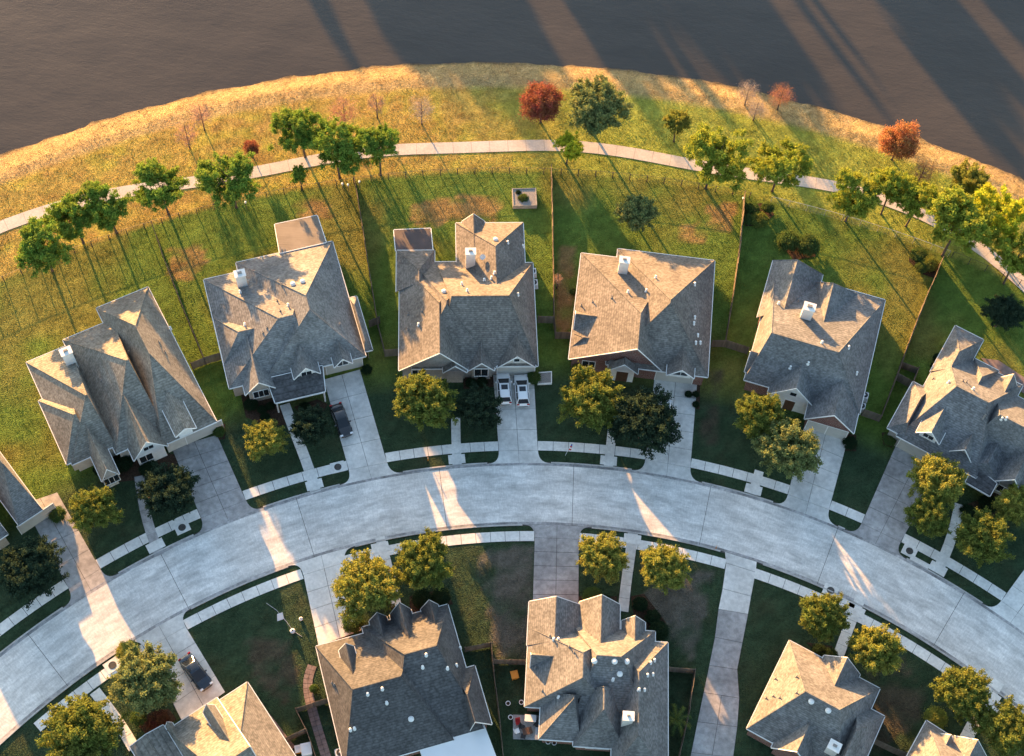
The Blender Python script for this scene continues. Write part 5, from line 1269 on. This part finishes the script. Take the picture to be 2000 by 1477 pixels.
# ------------------------------------------------------------------ cars
def car(rear, front, z, label, paint, kind):
    a, b = G(*rear, .9)[:2], G(*front, .9)[:2]; c = (a+b)/2; rz = math.atan2(*(b-a)[::-1])
    L = {'suv': 4.7, 'sedan': 4.85}[kind]; o = empty('car', (c[0], c[1], z), label, 'car', rz=rz)
    suv = kind == 'suv'; hw = .93 if suv else .90
    # body: cross sections along x: (x, half width, sill z, belt z, top z at centre)
    belt = 1.0 if suv else .88; hood = 1.02 if suv else .88; deck = 1.02 if suv else .95
    st = [(-.5, .66, .45, .62, .66), (-.485, .84, .34, .78, .84), (-.45, .93, .28, belt-.02, deck), (-.36, .985, .24, belt, deck+.01), (-.2, 1, .22, belt, belt+.01), (.0, 1, .22, belt, belt+.01),
          (.16, 1, .22, belt, belt+.02), (.22, .995, .22, belt-.02, hood+.02), (.34, .98, .24, belt-.07, hood-.04), (.43, .93, .27, belt-.16, hood-.15), (.475, .84, .32, .66, .70), (.5, .62, .42, .56, .58)]
    V = []; Fc = []; K = 13
    for (x, w, zs, zb, zt) in st:
        w *= hw; x *= L
        half = [(w*.86, zs), (w*.97, zs+.1), (w*1.0, zs+(zb-zs)*.55), (w*.965, zb-.04), (w*.90, zb+.015), (w*.62, (zb+2*zt)/3), (0, zt+.015)]
        for (y, z_) in [(-y, z_) for y, z_ in half]+[(y, z_) for y, z_ in half[-2::-1]]: V.append((x, y, z_))
    for i in range(len(st)-1):
        for k in range(K): a0, a1 = i*K+k, i*K+(k+1) % K; Fc.append((a0, a0+K, a1+K, a1))
    Fc += [tuple(range(K)), tuple((len(st)-1)*K+k for k in range(K-1, -1, -1))]
    bm_ = link('body', mesh('body', V, Fc, MT[paint], smooth=True), o)
    # cabin: stations (x, half width at belt, half width at roof, roof z)
    zr = 1.66 if suv else 1.43
    if suv: xb, xr0, xr1, xf = -.475, -.40, .035, .265
    else: xb, xr0, xr1, xf = -.385, -.19, .03, .26
    w0, w1 = hw*.90, hw*.70
    P8 = [(xb*L, -w0, belt), (xf*L, -w0*.93, belt), (xf*L, w0*.93, belt), (xb*L, w0, belt), (xr0*L, -w1, zr), (xr1*L, -w1, zr), (xr1*L, w1, zr), (xr0*L, w1, zr)]
    mb = MB(); mb.add(P8, [(0, 1, 5, 4), (1, 2, 6, 5), (2, 3, 7, 6), (3, 0, 4, 7)])
    # crowned roof
    n = 6; base = len(mb.V)
    for i in range(n+1):
        for j in range(n+1):
            s_, t_ = i/n, j/n; x = xr0*L*(1-s_)+xr1*L*s_; y = -w1+2*w1*t_; mb.V.append((x, y, zr+.06*(1-(2*s_-1)**2)**.5*(1-(2*t_-1)**4)))
    for i in range(n):
        for j in range(n): k = base+i*(n+1)+j; mb.F.append((k, k+n+1, k+n+2, k+1))
    cb_ = mb.build('cabin', MT[paint], o, smooth=True)
    bv = cb_.modifiers.new('soft', 'BEVEL'); bv.width = .05; bv.segments = 2; bv.limit_method = 'ANGLE'; bv.angle_limit = math.radians(30)
    def pane(nm, q, m='car_glass', off=.012, ins=.07, par=o):
        q = [Vector(v) for v in q]; ctr = sum(q, Vector())/4; nn = (q[1]-q[0]).cross(q[3]-q[0]).normalized()
        if nn.dot(ctr-Vector((0, 0, .9))) < 0: nn = -nn
        q = [v+(ctr-v)*ins for v in q]
        MB().hexa([tuple(v-nn*.01) for v in q], [tuple(v+nn*off) for v in q]).build(nm, MT[m], par)
    pane('windshield', [P8[1], P8[2], P8[6], P8[5]]); pane('rear_window', [P8[3], P8[0], P8[4], P8[7]], ins=.12)
    for s0, e0 in (((0, 1), (4, 5)), ((3, 2), (7, 6))):
        for f0, f1 in ((.06, .48), (.50, .94)):
            lerp = lambda i, j, f: tuple(P8[i][k]*(1-f)+P8[j][k]*f for k in range(3))
            pane('side_window', [lerp(s0[0], s0[1], f0), lerp(s0[0], s0[1], f1), lerp(e0[0], e0[1], f1), lerp(e0[0], e0[1], f0)], ins=.06)
    if suv: pane('sunroof', [(xr1*L-.95, -.42, zr+.05), (xr1*L-.25, -.42, zr+.05), (xr1*L-.25, .42, zr+.05), (xr1*L-.95, .42, zr+.05)], off=.03, ins=.0)
    for sx in (-.305, .31):
        for sy in (-1, 1):
            y = sy*(hw-.10); pr = [(-.11, .20), (-.11, .31), (-.08, .335), (.08, .335), (.11, .31), (.11, .20)]; mb = MB(); base = 0
            for (yy, r) in pr:
                for k in range(16): an = 2*math.pi*k/16; mb.V.append((sx*L+r*math.cos(an), y+yy*sy, .335+r*math.sin(an)))
            for i in range(5):
                for k in range(16): mb.F.append((i*16+k, i*16+(k+1) % 16, (i+1)*16+(k+1) % 16, (i+1)*16+k))
            wl = mb.build('wheel', MT['tyre'], o); mb = MB()
            for k in range(16): an = 2*math.pi*k/16; mb.V.append((sx*L+.205*math.cos(an), y+.09*sy, .335+.205*math.sin(an)))
            mb.V.append((sx*L, y+.115*sy, .335))
            for k in range(16): mb.F.append((k, (k+1) % 16, 16))
            mb.build('rim', MT['rim'], wl)
    for sy in (-1, 1):
        MB().box((.452*L, sy*hw*.72, .68), (.22, .36, .14)).build('headlight', MT['lamp_clear'], o)
        MB().box((-.478*L, sy*hw*.70, .86), (.14, .34, .22)).build('tail_light', MT['lamp_red'], o)
        MB().box((.14*L, sy*(hw+.06), belt+.06), (.16, .22, .14)).build('mirror', MT[paint], o)
    MB().box((.488*L, 0, .48), (.10, 1.1, .16)).build('bumper', MT['plastic_dark'], o); MB().box((-.492*L, 0, .48), (.08, 1.2, .16)).build('bumper', MT['plastic_dark'], o)
    if suv:
        for sy in (-1, 1): MB().tube([(xr0*L+.1, sy*w1*.93, zr+.07), (xr1*L-.1, sy*w1*.93, zr+.07)], .02, 5).build('roof_rail', MT['metal'], o)
    return o
car((987, 787), (982, 727), .05, 'white sport utility vehicle parked nearer the dark oak', 'car_white', 'suv')
car((1022, 790), (1017, 731), .05, 'white sport utility vehicle parked next to the round green bush', 'car_white', 'suv')
car((655, 789), (678, 850), .05, 'black sedan parked on the driveway beside the dark round tree', 'car_black', 'sedan')
car((358, 1280), (406, 1344), .05, 'navy sedan parked on the driveway beside the cream roof', 'car_blue', 'sedan')
car((1290, 838), (1300, 780), .05, 'white car half hidden beneath the dark oak of the pair', 'car_white', 'sedan')

# ------------------------------------------------------------------ small things in the yards
def raised_box(px, z, label, fill, wallm='wood', t_=.12, name='raised_bed'):
    p = gp(px, z); c = p.mean(0); o = empty(name, (c[0], c[1], 0), label, 'planter'); n = len(p); HARD.append(p); q = p-c
    for i in range(n):
        a, b = q[i], q[(i+1) % n]; i0, i1 = a*(1-t_/np.linalg.norm(a)*1.4), b*(1-t_/np.linalg.norm(b)*1.4)
        cs = [a, b, i1, i0]; ar = sum(cs[k][0]*cs[(k+1) % 4][1]-cs[(k+1) % 4][0]*cs[k][1] for k in range(4))
        if ar < 0: cs = cs[::-1]
        MB().hexa([(*v, 0) for v in cs], [(*v, z) for v in cs]).build('side_board', MT[wallm], o)
    cs = [v*.93 for v in q]; ar = sum(cs[k][0]*cs[(k+1) % 4][1]-cs[(k+1) % 4][0]*cs[k][1] for k in range(4))
    if ar < 0: cs = cs[::-1]
    MB().hexa([(*v, .01) for v in cs], [(*v, z-.08) for v in cs]).build('soil', MT[fill], o); return o
raised_box([(1000, 368), (1047, 367), (1049, 401), (1002, 402)], .75, 'square wooden raised garden bed standing in the back yard lawn', 'gravel', 'wood_pale')
shrub(1022, 388, .8, 1.1, 'shrub', 'leafy green plant growing in the raised garden bed'); shrub(1012, 378, .5, .9, 'shrub_dark', 'dark tuft growing in the raised garden bed')
raised_box([(1052, 727), (1078, 725), (1078, 749), (1050, 750)], .35, 'gravel filled white edged box beside the round green bush', 'gravel', 'white')
def ac_unit(x, y, rz, label):
    p = G(x, y, .8); o = empty('air_conditioner', (p[0], p[1], 0), label, 'air conditioner', rz=math.radians(rz))
    MB().box((0, 0, .06), (1.15, 1.15, .12)).build('base_slab', MT['walk'], o)
    mb = MB(); mb.box((0, 0, .5), (.95, .95, .76)); mb.build('case', MT['cloth'], o)
    MB().lathe([(.40, .0), (.40, .03), (.30, .035)], (0, 0, .885), 18).build('fan_guard', MT['plastic_dark'], o)
    MB().lathe([(.12, 0), (.12, .03), (.03, .05)], (0, 0, .92), 10).build('fan_hub', MT['metal'], o)
ac_unit(1689, 772, -14, 'white air conditioner by the speckled roof house, nearer the back yard'); ac_unit(1683, 793, -14, 'white air conditioner by the speckled roof house, nearer the garage gable')
ac_unit(1040, 530, 6, 'white air conditioner beside the patio house wall, next to its twin'); ac_unit(1043, 552, 6, 'white air conditioner beside the patio house wall, nearer the street')
ac_unit(664, 1470, 20, 'round topped air conditioner beside the charcoal roof and paver path')
# flagpole leaning over the sidewalk
p = G(1104, 890); o = empty('flagpole', (p[0], p[1], .05), 'short pole with a furled red and white flag at the sidewalk', 'flag')
tp = Vector((.55, .2, 3.0)); MB().tube([(0, 0, 0), tuple(tp)], [.03, .02], 8).build('pole', MT['cloth'], o)
for k, m in enumerate(('blue', 'red', 'cloth', 'red')):
    a, b = tp*(.95-.11*k), tp*(.95-.11*(k+1)); mb = MB(); w = .16+.05*k
    mb.hexa([(a.x+.01, a.y-.05, a.z), (b.x+.01, b.y-.05, b.z), (b.x+w+.03, b.y-.08, b.z-.1), (a.x+w, a.y-.08, a.z-.1)], [(a.x+.01, a.y+.05, a.z), (b.x+.01, b.y+.05, b.z), (b.x+w+.03, b.y+.06, b.z-.1), (a.x+w, a.y+.06, a.z-.1)])
    mb.build('flag_stripe', MT[m], o)
# small marker posts on the verges
for x, y, lab in ((836, 900, 'thin orange utility marker in the verge below the yellow lit oak'), (1398, 1072, 'thin orange utility marker at the inner kerb beside the golden tree')):
    p = G(x, y); o = empty('utility_marker', (p[0], p[1], 0), lab, 'marker'); MB().lathe([(.05, 0), (.05, .95), (.03, 1.0)], n=8).build('post', MT['orange'], o); MB().lathe([(.056, .7), (.056, .85)], n=8).build('band', MT['cloth'], o)
# lawn decorations
p = G(547, 1207); o = empty('yard_sign', (p[0], p[1], 0), 'small white angled lawn sign on the dark green front lawn', 'sign', rz=.5)
MB().hexa([(-.45, -.3, .1), (.35, -.35, .1), (.4, -.3, .1), (-.4, -.25, .1)], [(-.2, .25, .7), (.45, .2, .7), (.48, .25, .72), (-.17, .3, .72)]).build('board', MT['cloth'], o)
MB().tube([(-.3, -.28, 0), (-.1, .2, .65)], .02, 5).build('leg', MT['metal'], o); MB().tube([(.35, -.3, 0), (.4, .2, .65)], .02, 5).build('leg', MT['metal'], o)
for x, y, r, lab in ((572, 1234, .32, 'round white lawn ornament with dark centre near the white sign'), (588, 1210, .24, 'small white ball ornament at the edge of the sunny strip')):
    p = G(x, y); o = empty('lawn_ornament', (p[0], p[1], 0), lab, 'ornament'); MB().lathe([(r*.3, 0), (r*.9, r*.3), (r, r*.8), (r*.75, r*1.4), (r*.3, r*1.7)], n=14).build('globe', MT['cloth'], o, smooth=True); MB().lathe([(r*.35, 0), (r*.3, .08), (.02, .1)], (0, 0, r*1.66), 10).build('cap', MT['plastic_dark'], o)
q = [G(x, y)[:2] for x, y in ((520, 1178), (540, 1192), (560, 1215), (572, 1232), (590, 1244))]
tag(MB().tube([(*v, .02) for v in q], .03, 5).build('garden_hose', MT['metal']), 'thin pale hose curving across the dark front lawn', 'hose')
# back garden of the gabled house: patio and furniture
base_poly('patio', gp([(1002, 1396), (1056, 1398), (1056, 1446), (1002, 1444)]), .03, MT['drive_old'], 'small concrete patio with furniture beside the many gabled roof', 'patio')
def table(x, y, w, d, hgt, rz, m, label, name='garden_table'):
    p = G(x, y, hgt); o = empty(name, (p[0], p[1], .03), label, 'table', rz=rz); MB().box((0, 0, hgt), (w, d, .06)).build('tabletop', MT[m], o)
    for sx in (-1, 1):
        for sy in (-1, 1): MB().box((sx*w*.42, sy*d*.4, hgt/2-.02), (.06, .06, hgt-.03)).build('leg', MT['metal'], o)
def chair(x, y, rz, m, label):
    p = G(x, y, .45); o = empty('garden_chair', (p[0], p[1], .03), label, 'chair', rz=rz); MB().box((0, 0, .44), (.55, .55, .07)).build('seat', MT[m], o)
    MB().hexa([(-.27, .22, .48), (.27, .22, .48), (.27, .28, .48), (-.27, .28, .48)], [(-.27, .36, .95), (.27, .36, .95), (.27, .42, .95), (-.27, .42, .95)]).build('backrest', MT[m], o)
    for sx in (-1, 1):
        for sy in (-1, 1): MB().box((sx*.23, sy*.23, .2), (.05, .05, .41)).build('leg', MT['plastic_dark'], o)
table(1036, 1403, 1.3, .8, .75, 0, 'cloth', 'white topped garden table on the small patio'); table(1030, 1428, 1.1, .8, .5, .3, 'door', 'low brown garden table on the small patio')
for x, y, r, m, lab in ((1012, 1411, .3, 'red', 'garden chair with red cushion on the small patio'), (1020, 1420, 1.2, 'plastic_dark', 'black garden chair between the two patio tables'), (1010, 1428, 2.0, 'cloth', 'white garden chair at the patio edge'), (1048, 1415, -.6, 'plastic_dark', 'black garden chair beside the white topped table'), (1022, 1438, 3.0, 'plastic_dark', 'black garden chair behind the low brown table')): chair(x, y, r, m, lab)
def tub(x, y, w, d, hh, m, label, name, cat, top=None, rz=.3):
    p = G(x, y, hh); o = empty(name, (p[0], p[1], .0), label, cat, rz=rz); k = .88
    MB().hexa([(-w/2*k, -d/2*k, 0), (w/2*k, -d/2*k, 0), (w/2*k, d/2*k, 0), (-w/2*k, d/2*k, 0)], [(-w/2, -d/2, hh), (w/2, -d/2, hh), (w/2, d/2, hh), (-w/2, d/2, hh)]).build('bin_body', MT[m], o)
    MB().box((0, 0, hh+.035), (w*1.06, d*1.06, .06)).build('lid', MT[top or m], o); MB().box((0, d*.3, hh+.09), (w*.5, .06, .05)).build('handle', MT[top or m], o)
tub(1005, 1318, .8, .9, .6, 'orange', 'orange toy box lying in the fenced side yard', 'toy_box', 'toy'); tub(598, 1463, 1.1, 1.3, 1.0, 'cloth', 'white storage bin behind the plank fence', 'storage_bin', 'bin')
tub(582, 1463, .7, .8, .7, 'orange', 'orange bin with a white lid next to the white storage bin', 'storage_bin', 'bin', 'cloth')
tub(1050, 1433, .55, 1.3, .5, 'metal', 'pale green glass tub at the patio house corner', 'storage_bin', 'bin', 'metal', 0)
for x, y, lab in ((997, 1403, 'white flower pot standing on the grass at the patio edge'), (992, 1376, 'white flower pot in the side yard below the orange toy box'), (1018, 1374, 'white flower pot against the gabled house wall'), (1070, 1451, 'white flower pot below the gabled house corner'), (1082, 1453, 'round white flower pot next to another below the corner')):
    p = G(x, y); o = empty('flower_pot', (p[0], p[1], 0), lab, 'flower pot'); MB().lathe([(.18, 0), (.26, .4), (.29, .42), (.29, .48), (.24, .48), (.2, .40)], n=12).build('pot', MT['cloth'], o); MB().lathe([(.22, .0), (.1, .03)], (0, 0, .41), 10).build('soil', MT['mulch'], o)
# red deck behind the sprawling house
base_poly('deck', gp([(1915, 700), (1950, 705), (2010, 745), (2030, 790), (1985, 760), (1945, 735)]), .12, MT['paver'], 'dark red timber deck behind the sprawling hipped house', 'deck')
for x, y, lab in ((670, 372, 'small white bird feeder post beside the plank fence top'), (681, 374, 'second small white bird feeder post beside the plank fence top'), (703, 368, 'white capped post just inside the patio house yard'), (482, 408, 'white feeder post on the back fence under the broad pine'), (1448, 400, 'white feeder post at the corner of the yard bed')):
    p = G(x, y); o = empty('bird_feeder', (p[0], p[1], 0), lab, 'bird feeder'); MB().lathe([(.04, 0), (.04, 1.3)], n=6).build('post', MT['wood_post'], o); MB().box((0, 0, 1.42), (.2, .2, .24)).build('box', MT['cream'], o)
    MB().hexa([(-.14, -.14, 1.545), (.14, -.14, 1.545), (.14, .14, 1.545), (-.14, .14, 1.545)], [(-.02, -.14, 1.66), (.02, -.14, 1.66), (.02, .14, 1.66), (-.02, .14, 1.66)]).build('roof', MT['cloth'], o)

# ------------------------------------------------------------------ grass blades over every lawn
def grass(n, x0, x1, y0, y1, seed, hmin, hmax, wid, keep):
    r = np.random.RandomState(seed); x = r.uniform(x0, x1, n); y = r.uniform(y0, y1, n)
    m = keep(x, y); x, y = x[m], y[m]; hit = np.zeros(len(x), bool)
    for p in HARD: hit |= inside(p, x, y)
    x, y = x[~hit], y[~hit]; k = len(x); z = ground_z(x, y); a = r.uniform(0, 2*math.pi, k); h_ = r.uniform(hmin, hmax, k)*(.45+1.1*fbm(x, y, .8, 40)); w_ = wid*r.uniform(.7, 1.4, k)
    dx, dy = np.cos(a)*w_, np.sin(a)*w_; lx, ly = r.normal(0, .06, k), r.normal(0, .06, k)
    V = np.stack([np.c_[x-dx, y-dy, z-.01], np.c_[x+dx, y+dy, z-.01], np.c_[x+lx, y+ly, z+h_]], 1).reshape(-1, 3)
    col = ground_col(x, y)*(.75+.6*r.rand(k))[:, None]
    return V, np.repeat(col, 3, 0)
def vis(x, y):                                         # inside the surveyed area
    return (np.abs(x) < 88) & (y > -58) & (y < 62)
bank = lambda x, y: vis(x, y) & (np.hypot(x-OC[0], y-OC[1]) > YARD_R) & (np.hypot(x-SC[0], y-SC[1]) < SR-.3)
yard = lambda x, y: vis(x, y) & (np.hypot(x-OC[0], y-OC[1]) <= YARD_R)
for nm, nn, kp, sd_, hm, wd, lab in (('bank_grass', 640000, bank, 1, (.05, .16), .04, 'dry golden grass covering the lake bank'), ('lawn_grass', 520000, yard, 2, (.04, .12), .04, 'mown lawn grass of the house lots')):
    V, col = grass(nn, -88, 88, -58, 62, sd_, hm[0], hm[1], wd, kp)
    tag(link(nm, fast_mesh(nm, V, np.arange(len(V)).reshape(-1, 3), MT['grass'], col)), lab, 'grass', kind='stuff')
